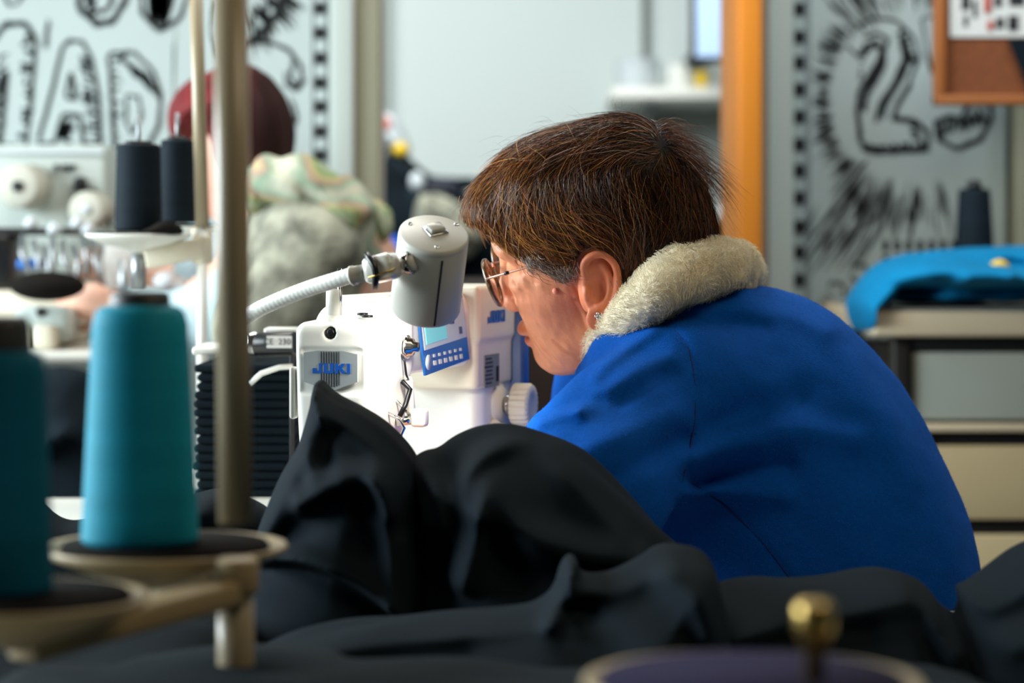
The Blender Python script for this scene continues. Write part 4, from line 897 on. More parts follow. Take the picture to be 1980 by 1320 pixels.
v, f_, c_ = strands(K, np.full(len(p_), .00011), np.tile(lin((46, 120, 215)), (len(p_), 1)))
link_mesh('fuzz', v, f_, MATS['sweater_fuzz'], swo)
# ---------------------------------------------------------------- fleece collar
CP = [((1140, 697), 2.42, .013), ((1172, 659), 2.37, .0155), ((1210, 620), 2.325, .018), ((1252, 580), 2.30, .021), ((1300, 540), 2.31, .0245), ((1355, 516), 2.345, .0265), ((1405, 515), 2.40, .026), ((1432, 526), 2.47, .023), ((1420, 540), 2.56, .024), ((1360, 560), 2.62, .024), ((1280, 590), 2.62, .022), ((1200, 640), 2.57, .02), ((1145, 690), 2.50, .017)]
cpts = np.array([P(a[0], a[1], b) for a, b, c in CP]); crs = np.array([c for a, b, c in CP]); cl4 = np.concatenate([cpts, crs[:, None]], 1); cl4 = smooth_poly(cl4, 2)
cen = cpts.mean(0)
def collar(p):
    g = path(p, np.concatenate([cl4[:, :3], cl4[:1, :3]]), np.concatenate([cl4[:, 3], cl4[:1, 3]]))
    inner = np.array([c*.74+cen*.26+V(0, 0, -.012) for c in cl4[:, :3]]); g = smin(g, path(p, np.concatenate([inner, inner[:1]]), [.014]*(len(inner)+1)), .02)
    return g-.0032*wob(p, 85, 21)-.0016*wob(p, 210, 22)
cv, cf = sdf_mesh(collar, cpts.min(0)-.05, cpts.max(0)+.05, .0022); col_ = link_mesh('collar', cv, cf, MATS['fleece'], wo)
p_, n_ = tri_pts(cv, cf, 30000, lambda c: 1.*(c[:, 1] < 2.52))
flow = np.stack([np.sin(p_@V(70, 20, 50)+1)+.6*np.sin(p_@V(-120, 60, 90)), np.sin(p_@V(30, -60, 80)), np.cos(p_@V(90, 40, -50))], 1)
t_ = flow+rng.normal(0, .5, p_.shape)+V(-.2, 0, -.5); t_ -= n_*(t_*n_).sum(1)[:, None]; t_ /= np.linalg.norm(t_, axis=1)[:, None]
ln = rng.uniform(.003, .0075, len(p_))[:, None]
K = np.stack([p_-n_*.001, p_+n_*ln*.42+t_*ln*.2, p_+n_*ln*.66+t_*ln*.55, p_+n_*ln*.7+t_*ln*.98], 1); K[:, 1:] += rng.normal(0, .0003, K[:, 1:].shape)
v, f_, c_ = strands(K, rng.uniform(.00018, .0003, len(p_)), np.ones((len(p_), 3))); link_mesh('fleece_pile', v, f_, MATS['fleece'], col_)
# ---------------------------------------------------------------- hair
FACEX = smooth_poly(np.array([(.13, .082), (.0975, .079), (.088, .064), (.070, .045), (.047, .029), (.031, .009), (.021, .018), (.012, .036), (-.002, .040), (-.016, .036), (-.0245, .014), (-.023, -.018), (-.036, -.055), (-.05, -.12), (.2, -.12), (.2, .082)]), 1)
def hairf(p):                                                  # head-local
    a = p.copy(); a[:, 1] = np.abs(a[:, 1])
    g = ell(p, (-.007, 0, .046), (.098, .081, .088))
    g = smin(g, ell(p, (-.046, .008, .092), (.042, .042, .036)), .03)              # crown volume
    g = smin(g, ell(p, (.040, .012, .092), (.056, .052, .036)), .03)                # top front volume
    g = smin(g, ell(p, (.090, .020, .074), (.025, .042, .030)), .02)                # fringe
    g = smin(g, ell(a, (.040, .050, .045), (.048, .026, .038)), .02)                # temple side
    g = smin(g, ell(a, (.036, .062, .020), (.018, .011, .018)), .012)               # sideburn
    g = smin(g, ell(p, (-.055, 0, .0), (.050, .070, .060)), .03)                    # nape
    return smax(g, -polysd(p[:, 0], p[:, 2], FACEX), .004)
gv, gf = sdf_mesh(hairf, (-.15, -.12, -.09), (.15, .12, .17), .003); hair_o = link_mesh('hair', HW(relax(gv, gf)), gf, MATS['hair_cap'], wo)
GP = [((1250, 262), (-1, -.12)), ((1180, 238), (-1, .08)), ((1090, 258), (-1, .28)), ((1000, 292), (-1, .5)), ((940, 340), (-.7, .8)), ((910, 390), (-.25, 1)), ((925, 430), (.4, 1)),
      ((1230, 300), (-1, .12)), ((1150, 300), (-1, .25)), ((1080, 315), (-1, .55)), ((1020, 345), (-.75, .8)), ((960, 390), (-.5, 1)), ((950, 440), (.2, 1)),
      ((1120, 345), (.1, 1)), ((1180, 350), (.15, 1)), ((1060, 360), (.15, 1)), ((1030, 395), (.25, 1)), ((1090, 425), (.9, .75)), ((1000, 420), (.2, 1)), ((990, 465), (.6, .9)), ((1030, 475), (.9, .5)), ((1090, 490), (1, .35)),
      ((1060, 510), (.7, .8)), ((1100, 515), (.2, 1)), ((1140, 430), (.8, .7)), ((1180, 430), (.45, 1)), ((1240, 350), (.3, 1)), ((1290, 390), (.2, 1)), ((1340, 350), (.3, 1)), ((1330, 290), (1, .4)), ((1290, 250), (.8, -.5)), ((1365, 400), (-.05, 1)),
      ((1250, 480), (-.15, 1)), ((1210, 520), (-.2, 1)), ((1160, 465), (.9, .5)), ((1310, 470), (-.35, 1)), ((1350, 450), (-.2, 1)), ((1200, 470), (.4, 1))]
gp = np.array([a for a, b in GP], float); gd = np.array([unit(b) for a, b in GP])
def px_of(w): return np.stack([990+w[:, 0]*F_PX/w[:, 1], HOR-(w[:, 2]-CAM_Z)*F_PX/w[:, 1]], 1)
def flowf(q, n):                                              # head-local points -> combing direction on the surface
    w = HW(q); far = (q[:, 1] < -.01)
    s_ = px_of(w); d2 = ((s_[:, None]-gp[None])**2).sum(2); wt = 1/(d2+500)**1.6; dr = (wt[:, :, None]*gd[None]).sum(1); dr /= np.linalg.norm(dr, axis=1)[:, None]+1e-9
    D = np.stack([dr[:, 0], 0*dr[:, 0], -dr[:, 1]], 1)@HR.T
    D2 = np.stack([np.full(len(q), .6), -.5*np.ones(len(q)), -.5*np.ones(len(q))], 1); D = np.where(far[:, None], D2, D)
    D -= n*(D*n).sum(1)[:, None]; return D/(np.linalg.norm(D, axis=1)[:, None]+1e-9)
def grow(roots, K, step, lift, jit, curl=.0):
    p = roots.copy(); N = len(p); out = [p]; bias = rng.normal(0, jit, (N, 3)); lv = rng.uniform(*lift, N); cur = 0
    cl = np.round(p/.012)*.012; cb = np.stack([np.sin(cl@V(210, 77, 133)), np.sin(cl@V(95, 260, 40)+2), np.sin(cl@V(55, 120, 230)+4)], 1)*.34      # locks
    ph = rng.uniform(0, 6.28, N)
    for i in range(K-1):
        n = grad(hairf, p); D = flowf(p, n)+bias+cb; D -= n*(D*n).sum(1)[:, None]; D /= np.linalg.norm(D, axis=1)[:, None]+1e-9
        p = p+D*step[:, None] if np.ndim(step) else p+D*step
        tgt = lv*(.3+.9*(i/(K-1)))
        p = p-n*((hairf(p)-tgt)*.8)[:, None]
        if curl: p = p+np.cross(n, D)*(curl*np.cos(ph+i*.9))[:, None]
        out.append(p)
    O = np.stack(out, 1); sd = polysd(O[:, :, 0].ravel(), O[:, :, 2].ravel(), FACEX).reshape(N, K); bad = (sd < -.0045) & ((O[:, :, 0] < .104) | (O[:, :, 2] < .055))
    for j in range(1, K): m = bad[:, :j+1].any(1); O[m, j] = O[m, j-1]+(O[m, j-1]-O[m, max(j-2, 0)])*.02+1e-6
    return O
r_, rn = tri_pts(gv, gf, 15000, lambda c: np.where(c[:, 1] > -.03, 1., .12)*(c[:, 2] > -.07))
N = len(r_); step = rng.uniform(.0045, .0085, N); Kp = grow(r_, 11, step, (-.002, .0042), .16)
def hue(r):
    n = len(r); u = rng.random(n); base = np.array([lin((52, 30, 20))]*n)
    front = np.clip((r[:, 0]+.02)/.09, 0, 1); lock = .5+.5*np.sin(np.round(r/.009)*.009@V(310, 190, 250))
    pg = .12+.6*front*lock; g = u < pg; base[g] = np.array(lin((206, 142, 66)))*rng.uniform(.5, 1.1, (g.sum(), 1))
    g = (u >= pg) & (u < pg+.34); base[g] = np.array(lin((150, 78, 36)))*rng.uniform(.5, 1.1, (g.sum(), 1))
    g = u > .985; base[g] = np.array(lin((170, 150, 130)))
    side = (r[:, 2] < .028) & (r[:, 0] > .02) & (rng.random(n) < .35); base[side] = np.array(lin((150, 126, 108)))
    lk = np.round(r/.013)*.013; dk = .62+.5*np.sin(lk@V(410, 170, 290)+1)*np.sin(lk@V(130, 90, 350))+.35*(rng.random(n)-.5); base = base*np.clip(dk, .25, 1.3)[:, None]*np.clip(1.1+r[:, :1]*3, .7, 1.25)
    w = px_of(HW(r)); near = r[:, 1] > 0
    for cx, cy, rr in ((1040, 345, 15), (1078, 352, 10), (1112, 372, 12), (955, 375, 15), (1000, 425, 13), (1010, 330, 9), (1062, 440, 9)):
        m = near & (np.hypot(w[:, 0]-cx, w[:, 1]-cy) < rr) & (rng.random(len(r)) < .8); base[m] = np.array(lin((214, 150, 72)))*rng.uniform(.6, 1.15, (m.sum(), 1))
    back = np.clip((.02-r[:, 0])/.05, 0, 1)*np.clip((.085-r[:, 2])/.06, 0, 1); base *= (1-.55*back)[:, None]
    return base
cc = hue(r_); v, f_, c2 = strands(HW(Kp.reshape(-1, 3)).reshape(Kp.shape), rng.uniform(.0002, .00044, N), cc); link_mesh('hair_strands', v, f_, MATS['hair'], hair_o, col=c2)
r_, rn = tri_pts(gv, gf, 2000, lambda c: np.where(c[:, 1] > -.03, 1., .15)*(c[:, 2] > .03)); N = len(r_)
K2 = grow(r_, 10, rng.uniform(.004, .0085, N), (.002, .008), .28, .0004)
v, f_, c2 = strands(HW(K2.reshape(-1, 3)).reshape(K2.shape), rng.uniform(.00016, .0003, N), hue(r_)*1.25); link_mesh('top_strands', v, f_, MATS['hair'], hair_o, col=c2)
# loose flyaway hair: crown tuft, fringe tips, top
def fly(px, dirs, n, length, spread, cols, d=2.4, bend=(0, 0), K=10, rad=(.00014, .0003)):
    out = []; 
    for i in range(n):
        j = rng.integers(len(px)); p0 = np.array(px[j], float)+rng.normal(0, spread, 2); dr = unit(np.array(dirs[j], float)+rng.normal(0, .22, 2)); b = np.array(bend, float)+rng.normal(0, .25, 2)
        L = rng.uniform(*length); dd = d+rng.uniform(-.05, .05); pts = []
        for k_ in range(K):
            t = k_/(K-1); q = p0+dr*L*t+b*L*t*t*.55; pts.append(P(q[0], q[1], dd+.01*math.sin(i)*t))
        out.append(pts)
    out = np.array(out); cr = np.array([lin(cols[rng.integers(len(cols))]) for _ in range(n)]); return strands(out, rng.uniform(*rad, n), cr), n
BR = [(60, 32, 20), (110, 56, 28), (84, 44, 24), (140, 84, 40)]
vs_, fs_, cs_, nn = [], [], [], 0
for a in [dict(px=[(1262, 268), (1280, 275), (1295, 290), (1305, 305)], dirs=[(.9, -.8), (1, -.5), (1, -.1), (1, .2)], n=700, length=(55, 115), spread=9, cols=BR, bend=(.25, 1.5)),
          dict(px=[(1310, 300), (1330, 330), (1345, 370), (1355, 410)], dirs=[(1, .5), (.8, .8), (.5, 1), (.4, 1)], n=300, length=(35, 75), spread=9, cols=BR, bend=(-.2, .6)),
          dict(px=[(910, 395), (914, 408), (926, 418), (940, 428)], dirs=[(-.3, 1), (0, 1), (.3, 1), (.6, 1)], n=380, length=(14, 44), spread=9, cols=[(150, 96, 44), (90, 52, 30), (176, 120, 60), (60, 36, 24)], bend=(.4, .1), d=2.42),
          dict(px=[(905, 380), (912, 410)], dirs=[(-1, .3), (-1, .6)], n=18, length=(15, 45), spread=8, cols=BR, bend=(0, .6), rad=(.00006, .0001)),
          dict(px=[(990, 285), (1060, 258), (1130, 238), (1200, 228), (1250, 245)], dirs=[(-1, -.3), (-.8, -.6), (-.8, -.5), (.3, -1), (-.5, -.8)], n=60, length=(15, 50), spread=14, cols=BR, bend=(-.3, .9), rad=(.00006, .0001)),
          dict(px=[(1015, 500), (1050, 515), (1080, 525), (1100, 520), (1030, 505)], dirs=[(.2, 1), (.5, 1), (.3, 1), (-.2, 1), (.1, 1)], n=420, length=(14, 40), spread=8, cols=[(120, 96, 80), (70, 48, 36), (160, 140, 124), (50, 34, 26)], bend=(.9, -.8), d=2.335),
          dict(px=[(1200, 540), (1215, 545), (1235, 530)], dirs=[(-.1, 1), (-.2, 1), (-.3, 1)], n=90, length=(14, 34), spread=8, cols=[(50, 34, 26), (90, 60, 44)], bend=(.4, -.2), d=2.36),
          dict(px=[(960, 450), (990, 470), (1005, 480)], dirs=[(.3, 1), (.5, 1), (.6, .9)], n=120, length=(10, 26), spread=6, cols=[(140, 92, 46), (80, 48, 30)], bend=(.4, -.2), d=2.385)]:
    (v, f_, c2), m = fly(**a); vs_.append(v); fs_.append(f_+nn); cs_.append(c2); nn += len(v)
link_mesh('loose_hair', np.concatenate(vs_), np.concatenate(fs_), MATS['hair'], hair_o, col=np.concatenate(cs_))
# ---------------------------------------------------------------- glasses
gl = None
k = MB()
def lens_ring(sy_, o=0., s=1.):
    c = V(.108, sy_*.033, .012); ax = unit(V(.97, sy_*.12, -.10)); sd = unit(np.cross(V(0, 0, 1), ax)); up = np.cross(ax, sd); out = []
    for t in np.arange(40)/40*2*math.pi:
        a, b = math.cos(t), math.sin(t); r = .0235*s
        out.append(c+ax*o+sd*a*r*1.04+up*b*r*(.93+.03*b))
    return np.array(out)
for sy_ in (1, -1): k.tube(HW(lens_ring(sy_)), .0026*HS, 10, closed=True)
gl = k.build('glasses', MATS['tortoise'], wo)
k = MB()
for sy_ in (1, -1):
    a = HW(lens_ring(sy_, -.0006, .97)); b = HW(lens_ring(sy_, .0006, .97)); m = len(a)
    k.add(np.concatenate([a, b]), [tuple(range(m)), tuple(range(2*m-1, m-1, -1))]+[(i, (i+1) % m, (i+1) % m+m, i+m) for i in range(m)], False)
k.build('lens', MATS['lens_glass'], gl)
k = MB(); 
for sy_ in (1, -1): k.tube(HW([(.106, sy_*.058, .024), (.100, sy_*.064, .026), (.06, sy_*.0725, .030), (.0, sy_*.078, .036)]), .0012, 10)
k.tube(HW([(.108, .011, .020), (.112, 0, .023), (.108, -.011, .020)]), .0012, 10); k.build('temple_arm', MATS['copper'], gl)
k = MB()
for f0 in (.085, .0395): k.tube(HW([(f0, .0682+(.085-f0)*.1, .0278), (f0-.004, .069+(.085-f0)*.1, .0283)]), .0018, 10)
k.build('hinge_mark', MATS['black_plastic'], gl)
# ---------------------------------------------------------------- second worker in the background, seen from behind
w2 = thing('person', 'person with dark red hair in grey jacket and pastel scarf, back turned, at left', 'person', (X(560, 3.8), 3.8, 0))
D2 = 3.8
def b2(p):
    g = ell(p, P(455, 262, D2), (.075, .085, .10)); g = smin(g, cap(p, P(485, 330, D2), P(540, 450, D2), .055, .07), .03)
    g = smin(g, cap(p, P(600, 560, D2), V(X(610, D2), D2, .6), .15, .16), .05)
    g = smin(g, ell(p, P(418, 330, D2-.01), (.05, .05, .075)), .02)
    e = P(330, 640, 3.72); g = smin(g, cap(p, P(560, 480, 3.68), e, .055, .042), .04); g = smin(g, cap(p, e, P(235, 600, 3.8), .04, .03), .02)
    g = smin(g, hand(p, P(225, 592, 3.78), V(-1, .25, .12), V(.1, -.3, 1), V(-.2, -1, -.2), .8), .012)
    g = smin(g, cap(p, P(400, 560, 3.98), P(300, 520, 4.02), .042, .034), .02); g = smin(g, hand(p, P(300, 520, 4.02), V(-1, 0, 0), V(0, 0, 1), V(0, -1, 0), .95), .012)
    for s_ in (-.12, .12): g = smin(g, cap(p, V(X(610, D2), D2+s_, .55), V(X(250, D2), D2+s_, .56), .085, .06), .03); g = smin(g, cap(p, V(X(250, D2), D2+s_, .56), V(X(290, D2), D2+s_, .05), .055, .04), .01)
    return g
v, fc = sdf_mesh(b2, (-.85, 3.45, 0), (-.05, 4.2, 1.4), .0075); link_mesh('body', v, fc, MATS['skin_plain'], w2)
f, lo, hi = pillow([(326, 215), (345, 170), (395, 142), (455, 124), (500, 128), (540, 165), (566, 215), (572, 275), (560, 325), (530, 372), (470, 370), (415, 330), (400, 262), (345, 290), (328, 262)], D2, .135, .08)
v, fc = sdf_mesh(lambda p: f(p)-.002*wob(p*V(1, 1, .3), 120, 2), lo, hi, .005); hx = np.clip((v[:, 0]-X(420, D2))/(X(520, D2)-X(420, D2)), 0, 1)[:, None]; link_mesh('hair', v, fc, MATS['red_hair'], w2, col=np.array(lin((104, 34, 36)))*(1-hx)+np.array(lin((40, 18, 18)))*hx)  # lit left side and shaded right side painted into the hair colour
def jk(p):
    g = jf(p); g = smin(g, cap(p, P(600, 480, 3.66), P(500, 640, 3.62), .085, .07), .04); return g-.004*wob(p, 30, 6)
jf, lo, hi = pillow([(462, 420), (500, 385), (560, 372), (640, 390), (700, 430), (728, 490), (745, 620), (755, 1250), (450, 1250), (455, 700)], D2, .2, .12, folds=[([(520, 430), (560, 520), (570, 640)], -.012, .02), ([(600, 420), (640, 520), (660, 640)], .012, .02), ([(480, 470), (500, 600)], .01, .02)])
v, fc = sdf_mesh(jk, lo-V(.05, .1, 0), hi+V(.05, .1, 0), .007); link_mesh('jacket', relax(v, fc), fc, MATS['grey_knit'], w2)
def slv(p): g = cap(p, P(540, 560, 3.66), P(345, 650, 3.71), .075, .062); g = smin(g, cap(p, P(350, 645, 3.71), P(212, 606, 3.76), .060, .048), .02); g = smin(g, cap(p, P(420, 500, 3.95), P(385, 590, 3.98), .07, .05), .03); return g-.004*wob(p, 45, 2)
v, fc = sdf_mesh(slv, P(200, 720, 3.5), P(600, 380, 4.15), .006); link_mesh('sleeve', v, fc, MATS['pale_sleeve'], w2)
SP = np.array([P(478, 378, 3.72), P(520, 345, 3.66), P(580, 345, 3.64), P(630, 375, 3.64), P(680, 405, 3.68), P(718, 440, 3.76), P(700, 420, 3.92), P(600, 360, 3.97), P(510, 350, 3.9), P(474, 380, 3.82)])
SP = smooth_poly(SP, 2)
def scf(p): 
    g = path(p, np.concatenate([SP, SP[:1]]), [.036]*(len(SP)+1)); g = smin(g, ell(p, P(560, 352, 3.66), (.07, .04, .022)), .02); g = smin(g, ell(p, P(655, 410, 3.64), (.055, .035, .03)), .02); g = smin(g, cap(p, P(690, 430, 3.66), P(715, 500, 3.68), .028, .018), .02)
    return g-.004*np.sin(p@V(110, 30, 90)+2*np.sin(p@V(20, 60, 30)))-.004*wob(p, 60, 4)
v, fc = sdf_mesh(scf, P(440, 540, 3.5), P(780, 290, 4.1), .005)
PAL = np.array([lin(c) for c in ((176, 180, 150), (120, 146, 100), (180, 172, 120), (176, 142, 124), (130, 156, 130), (186, 184, 164))])
t_ = .5+.5*np.sin(v@V(26, 10, 30)+1.8*np.sin(v@V(14, 20, -40))); ii = (t_*4.99).astype(int); fr = (t_*4.99-ii)[:, None]
link_mesh('scarf', v, fc, MATS['scarf'], w2, col=PAL[ii]*(1-fr)+PAL[np.minimum(ii+1, 5)]*fr)
# ---------------------------------------------------------------- her machine and bench
ob = thing('work_table', 'white bench top with the second sewing machine at far left', 'table', (X(100, 4.0), 4.0, 0))
MB().bx(X(-260, 4), X(330, 4), 3.62, 4.4, Z(702, 3.62), Z(682, 3.62), .005).build('table_top', MATS['table_white'], ob)
for x_ in (-240, 300): MB().bx(X(x_-12, 4), X(x_+12, 4), 4.2, 4.25, 0, Z(702, 3.62), .003).build('leg', MATS['frame_dark'], ob)
tz = Z(682, 3.62)
m2 = thing('sewing_machine', 'pale grey overlock machine with chrome fittings on the far left bench', 'sewing machine', (X(90, 3.9), 3.95, tz))
k = MB(); k.bx(X(-60, 3.9), X(150, 3.9), 3.82, 4.07, tz, Z(560, 3.9), .02); k.build('base', MATS['cream_plastic'], m2)
MB().bx(X(40, 3.8), X(150, 3.8), 3.74, 3.84, Z(660, 3.8), Z(590, 3.8), .015).build('casing', MATS['trim_white'], m2)
MB().bx(X(70, 3.74), X(112, 3.74), 3.70, 3.76, Z(675, 3.74), Z(628, 3.74), .006).build('looper_cover', MATS['cream_plastic'], m2)
MB().lathe(P(80, 603, 3.745), (0, -1, 0), [(0, .008), (.006, .008), (.007, .004)], 16).build('screw', MATS['ink'], m2)
MB().bx(X(45, 3.8), X(68, 3.8), 3.72, 3.8, Z(680, 3.8), Z(625, 3.8), .004).build('needle_plate', MATS['lamp_grey'], m2)
k = MB(); k.bx(X(-40, 3.9), X(150, 3.9), 3.86, 4.0, Z(455, 3.9), Z(440, 3.9), .006); k.bx(X(-40, 3.9), X(30, 3.9), 3.86, 4.0, Z(560, 3.9), Z(450, 3.9), .01); k.build('arm', MATS['black_plastic'], m2)
MB().bx(X(36, 3.84), X(86, 3.84), 3.82, 3.86, Z(520, 3.84), Z(500, 3.84), .005).build('digital_display', MATS['panel_blue'], m2)
for i in range(9):
    xx = 45+i*19; yy = 455+(i % 3)*10
    MB().tube([P(xx, yy, 3.83), P(xx+rng.uniform(-6, 12), yy+35, 3.8), P(xx+rng.uniform(0, 22), yy+78, 3.8)], .0045, 10).build('thread_guide', MATS['steel'], m2)
for i in range(4):
    MB().lathe(P(60+i*37+(i % 3)*8, 440+(i % 2)*12, 3.8), (0, 0, 1), [(0, .009), (.006, .012), (.012, .009), (.018, .005)], 20).build('tension_knob', MATS['bag_white'], m2)
k = MB(); k.lathe(P(240, 590, 3.7), (0, 0, 1), [(0, .01), (.07, .008)], 16); k.build('lamp_stem', MATS['steel'], m2)
k = MB()
for a, b, r in ((300, 500, .02), (325, 545, .024), (345, 552, .02), (270, 520, .012)): k.sph(P(a, b, 3.82), (r, r, r*.7), 16)
tag(k.build('white_scraps', MATS['bag_white']), 'crumpled white fabric scraps under the hands of the red haired person', 'scraps', kind='stuff')
tag(MB().sph(P(92, 553, 3.7), (.058, .04, .023), 32).build('pin_cushion', MATS['black_felt']), 'black oval cushion over the far left machine beside the worker hand', 'cushion')
tag(MB().bx(X(195, 3.86), X(262, 3.86), 3.86, 3.87, Z(560, 3.86), Z(470, 3.86), .001).build('care_card', MATS['label_white']), 'white card hanging behind the steel post under the black cones', 'card')
# cabinet with two white spools on pins
cbn = thing('machine_cabinet', 'pale grey machine cabinet with two white spools behind the black cones', 'cabinet', (X(60, 4.2), 4.15, tz))
MB().bx(X(-200, 4.2), X(222, 4.2), 4.1, 4.4, tz, Z(284, 4.2), .006).build('housing', MATS['trim_white'], cbn)
MB().bx(X(-200, 4.2), X(222, 4.2), 4.095, 4.1, Z(296, 4.1), Z(290, 4.1)).build('edge_strip', MATS['bag_white'], cbn)
k = MB()
for a, b in ((124, 133), (139, 146), (147, 155), (156, 164)): k.bx(X(a, 4.19), X(b, 4.19), 4.094, 4.0995, Z(329, 4.1), Z(318, 4.1))
k.build('model_mark', MATS['ink'], cbn)
for (a, b, r, nm, lb_) in ((34, 360, .037, 'big', 'large white thread spool pointing out from the grey cabinet, left one'), (166, 405, .03, 'small', 'smaller white thread spool pointing out from the grey cabinet, right one')):
    t = thing('thread_spool', lb_, 'thread spool', P(a, b, 4.09), 'spools on the grey cabinet'); q = P(a, b, 4.02)
    MB().lathe(q, (0.12, 1, 0), [(0, r*.8), (.004, r), (.07, r*1.03)], 40).build('thread', MATS['white_thread'], t)
    MB().lathe(q-V(0, .004, 0), (0.12, 1, 0), [(0, r*.26), (.006, r*.26)], 24).build('core', MATS['ink'] if r > .035 else MATS['bag_white'], t)
MB().sph(P(156, 355, 4.1), (.012, .03, .013), 16).build('knob', MATS['ink'], cbn)
MB().tube([P(160, 360, 4.1), P(190, 372, 4.08), P(205, 400, 4.06), P(213, 440, 4.04)], .003, 8).build('thread_guide', MATS['dark_metal'], cbn)
# clothes under the far bench
f, lo, hi = pillow([(-100, 712), (165, 706), (200, 760), (330, 900), (330, 1970), (-100, 1970)], 3.4, .12, .06, folds=[([(110, 850), (140, 830), (165, 825)], .02, .012)], noise=[(.01, 25, 6)])
v, fc = sdf_mesh(f, lo, hi, .009); tag(link_mesh('dark_garment', v, fc, MATS['black_cloth']), 'dark garment hanging below the far left bench behind the teal cones', 'garment')
# ---------------------------------------------------------------- the black garments heaped on the table
def heap(nm, label, outline, d, W, R, folds, noise, h=.003, mt='black_cloth', lean=None, extra=None):
    f, lo, hi = pillow(outline, d, W, R, folds, noise, lean)
    g = f if extra is None else (lambda p: extra(p, f(p)))
    def g2(p): return smax(g(p), -(p[:, 2]-TZ-.002), .006)
    v, fc = sdf_mesh(g2, lo-V(0, .02, 0), hi+V(0, .02, .02), h)
    o = link_mesh(nm, relax(v, fc, 2), fc, MATS[mt]); tag(o, label, 'garment', 'black garments heaped on the table'); return o
LN = lambda x, z: (z-.86)*.35
heap('black_garment', 'black garment peaking to a point in front of the sewing machine badge', [(598, 742), (612, 740), (640, 768), (690, 785), (745, 815), (790, 862), (815, 900), (828, 960), (840, 1080), (900, 1330), (430, 1330), (470, 1120), (495, 1030), (515, 985), (545, 920), (575, 870), (592, 810)], 2.02, .11, .09,
     [([(612, 750), (600, 830), (560, 920), (520, 1000)], 0.0232, 0.0128), ([(640, 790), (700, 820), (760, 870), (790, 930)], 0.0174, 0.0096), ([(650, 830), (640, 870), (600, 910)], -0.0050, 0.0080), ([(600, 950), (680, 900), (740, 900), (770, 960)], 0.0217, 0.0096), ([(560, 1020), (650, 960), (740, 950)], -0.0058, 0.0096),
      ([(500, 1060), (600, 1040), (700, 1070), (760, 1120), (790, 1150)], 0.0174, 0.0064), ([(500, 1085), (600, 1065), (700, 1095), (760, 1150)], -0.0066, 0.0080), ([(740, 900), (770, 1000), (780, 1120)], 0.0174, 0.0096), ([(800, 1020), (812, 1100), (800, 1160)], 0.0145, 0.0056), ([(590, 840), (620, 900)], 0.0145, 0.0080)], [(.004, 40, 31)], lean=LN)
heap('black_garment', 'black garment rising in a rounded hump below the machine bed and blue sleeve', [(790, 900), (820, 880), (848, 878), (880, 850), (925, 830), (975, 824), (1040, 838), (1120, 862), (1165, 905), (1215, 965), (1280, 1030), (1330, 1070), (1380, 1110), (1420, 1330), (780, 1330), (800, 1100)], 2.02, .13, .10,
     [([(1020, 835), (940, 860), (905, 900), (900, 945), (930, 960)], 0.0203, 0.0080), ([(1000, 850), (930, 880), (915, 930)], -0.0042, 0.0064), ([(935, 930), (925, 1010), (900, 1080)], 0.0232, 0.0112), ([(950, 930), (1010, 1000), (1110, 1030), (1220, 1050)], 0.0203, 0.0128), ([(1060, 860), (1120, 930), (1190, 1000)], 0.0116, 0.0144), ([(860, 900), (880, 1000), (860, 1100)], -0.0091, 0.0176), ([(960, 1000), (1010, 1090)], -0.0058, 0.0160), ([(820, 890), (850, 930), (860, 990)], 0.0174, 0.0096)], [(.004, 36, 32)], lean=LN)
heap('black_garment', 'black garment with a raised flap corner in the centre of the heap', [(380, 1330), (430, 1290), (520, 1235), (620, 1205), (760, 1190), (880, 1178), (980, 1172), (1045, 1162), (1072, 1130), (1080, 1095), (1096, 1074), (1116, 1074), (1120, 1110), (1180, 1108), (1230, 1085), (1270, 1058), (1330, 1056), (1375, 1070), (1395, 1120), (1400, 1180), (1420, 1400), (380, 1400)], 1.80, .12, .085,
     [([(420, 1300), (560, 1230), (760, 1200), (980, 1182), (1060, 1165)], 0.0174, 0.0072), ([(1055, 1165), (1085, 1120), (1104, 1085)], 0.0174, 0.0064), ([(1120, 1115), (1190, 1112), (1250, 1080), (1290, 1066)], 0.0174, 0.0080), ([(1280, 1070), (1330, 1110), (1360, 1180)], 0.0145, 0.0112), ([(1130, 1140), (1140, 1230), (1180, 1300)], -0.0150, 0.0240), ([(500, 1290), (700, 1250), (900, 1230)], -0.0058, 0.0176), ([(1240, 1130), (1300, 1180), (1320, 1260)], -0.0058, 0.0160)], [(.004, 36, 33)], lean=LN)
heap('black_garment', 'black garment lying low across the front of the blue sweater', [(1340, 1150), (1400, 1122), (1460, 1112), (1520, 1124), (1600, 1118), (1660, 1100), (1710, 1098), (1760, 1108), (1790, 1126), (1815, 1160), (1870, 1188), (1960, 1190), (1990, 1400), (1240, 1400), (1300, 1200)], 1.90, .12, .08,
     [([(1390, 1180), (1480, 1150), (1600, 1138), (1700, 1115)], 0.0203, 0.0112), ([(1720, 1105), (1760, 1150), (1790, 1210)], 0.0174, 0.0096), ([(1500, 1200), (1640, 1180)], -0.0058, 0.0144), ([(1740, 1110), (1740, 1170), (1760, 1230)], -0.0050, 0.0072)], [(.004, 36, 34)], lean=LN)
heap('black_garment', 'black garment with a folded edge at the right side of the heap', [(1838, 1195), (1852, 1165), (1850, 1135), (1880, 1128), (1920, 1100), (1990, 1050), (2080, 1020), (2120, 1400), (1780, 1400)], 1.86, .12, .08,
     [([(1848, 1140), (1880, 1138), (1940, 1105), (2000, 1070)], 0.0174, 0.0064), ([(1850, 1165), (1880, 1175), (1960, 1150)], -0.0050, 0.0080), ([(1890, 1200), (1980, 1170)], 0.0145, 0.0096)], [(.004, 36, 35)], lean=LN)
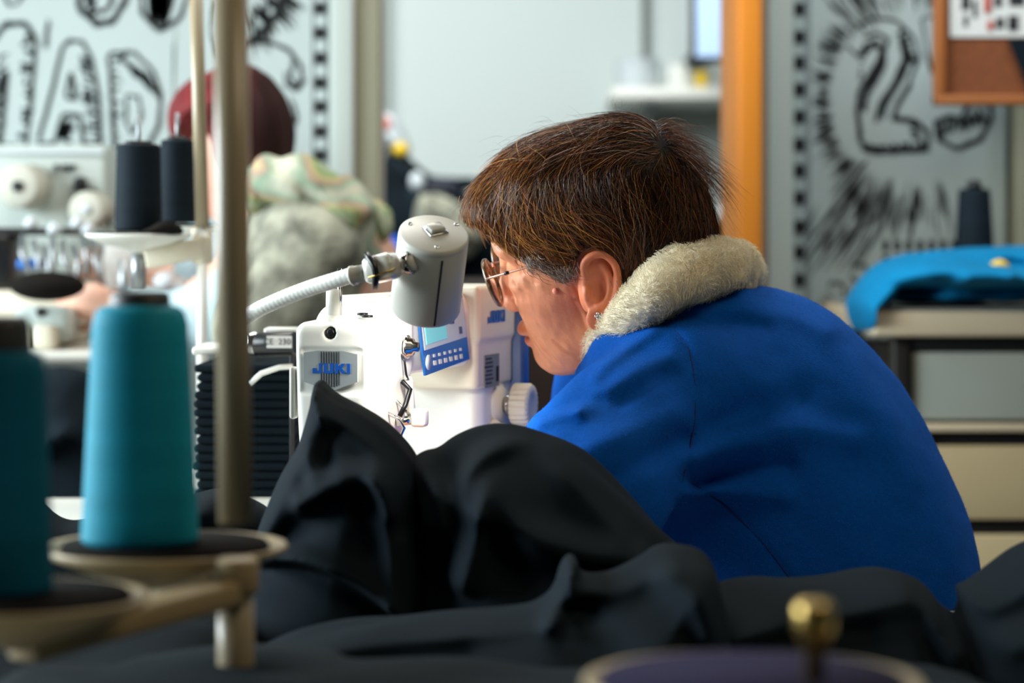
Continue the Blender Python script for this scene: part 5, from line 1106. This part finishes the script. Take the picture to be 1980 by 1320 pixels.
heap('black_garment', 'black cloth added along the bottom below the foreground trays to cut bounced light', [(-200, 1560), (-100, 1350), (120, 1330), (400, 1310), (800, 1320), (1200, 1325), (1700, 1320), (1980, 1340), (2050, 1560)], 1.45, .27, .08,
     [([(200, 1370), (400, 1340), (600, 1360)], 0.0145, 0.0096)], [(.006, 30, 36)])  # cloth spread wide under the trays to stop bounce off the white table
heap('black_garment', 'black garment between the teal cone and the white table corner', [(60, 960), (110, 1010), (180, 1000), (300, 985), (400, 940), (470, 945), (540, 1000), (600, 1300), (-100, 1330), (-100, 1000), (20, 970)], 2.12, .10, .07,
     [([(180, 1040), (300, 1010), (420, 960)], 0.0174, 0.0112)], [(.006, 30, 37)])
heap('black_garment', 'black garment lying flat behind the trays of the foreground stand, lower left', [(-300, 1190), (0, 1180), (150, 1195), (330, 1190), (450, 1215), (520, 1290), (540, 1480), (-300, 1480)], 1.80, .20, .07,
     [([(-50, 1240), (200, 1220), (400, 1240)], .012, .012)], [(.005, 30, 38)])
# ---------------------------------------------------------------- light
def area(name, loc, to, size, power, col, sy=None):
    l = bpy.data.lights.new(name, 'AREA'); l.shape = 'RECTANGLE'; l.size = size; l.size_y = sy or size; l.energy = power; l.color = col
    o = bpy.data.objects.new(name, l); C.objects.link(o); o.location = loc; o.rotation_euler = (Vector(to)-Vector(loc)).to_track_quat('-Z', 'Y').to_euler(); return o
area('window_daylight', (-2.4, 2.5, 1.6), (-.1, 2.2, 1.0), 2.4, 160, (.84, .95, 1.), 1.1)
area('ceiling_light', (-.5, 3.2, 2.7), (0, 2.6, 0), 1.2, 26, (1., .96, .88), .6)
area('warm_fill_light', (.9, 1.2, 2.6), (.1, 2.4, .9), 1.2, 11, (1., .82, .56), .7)  # added fill to lift camera-facing surfaces, not a fitting of the room
area('far_room_light', (-.6, 5.6, 2.2), (.1, 7.6, 1.3), 2.4, 62, (.93, .98, .97), 1.2)
area('mural_fill_light', (.9, 3.3, 2.7), (1.0, 4.3, .9), 1.6, 27, (.88, .97, 1.), .4)  # unseen light added to brighten the right mural, trim and drawers
sp = bpy.data.lights.new('work_lamp', 'SPOT'); sp.energy = 2.0; sp.color = (1., .95, .86); sp.spot_size = math.radians(135); sp.spot_blend = .5; sp.shadow_soft_size = .02
so = bpy.data.objects.new('work_lamp_bulb', sp); C.objects.link(so); so.location = tuple(lbot-lu*.002); so.rotation_euler = Vector(tuple(-lu)).to_track_quat('-Z', 'Y').to_euler()
w = bpy.data.worlds.new('World'); bpy.context.scene.world = w; w.use_nodes = True
w.node_tree.nodes['Background'].inputs['Color'].default_value = (.42, .52, .56, 1); w.node_tree.nodes['Background'].inputs['Strength'].default_value = .05
cam = bpy.data.cameras.new('Camera'); cam.lens = 85; cam.sensor_width = 36; cam.shift_y = (HOR-660)/1980; cam.clip_start = .05
cam.dof.use_dof = True; cam.dof.focus_distance = 2.27; cam.dof.aperture_fstop = 4.2
co = bpy.data.objects.new('Camera', cam); C.objects.link(co); co.location = (0, 0, CAM_Z); co.rotation_euler = (math.pi/2, 0, 0)
sc = bpy.context.scene; sc.camera = co
sc.view_settings.view_transform = 'Standard'; sc.view_settings.look = 'None'; sc.view_settings.gamma = 1; sc.view_settings.use_curve_mapping = False; sc.view_settings.exposure = 0.
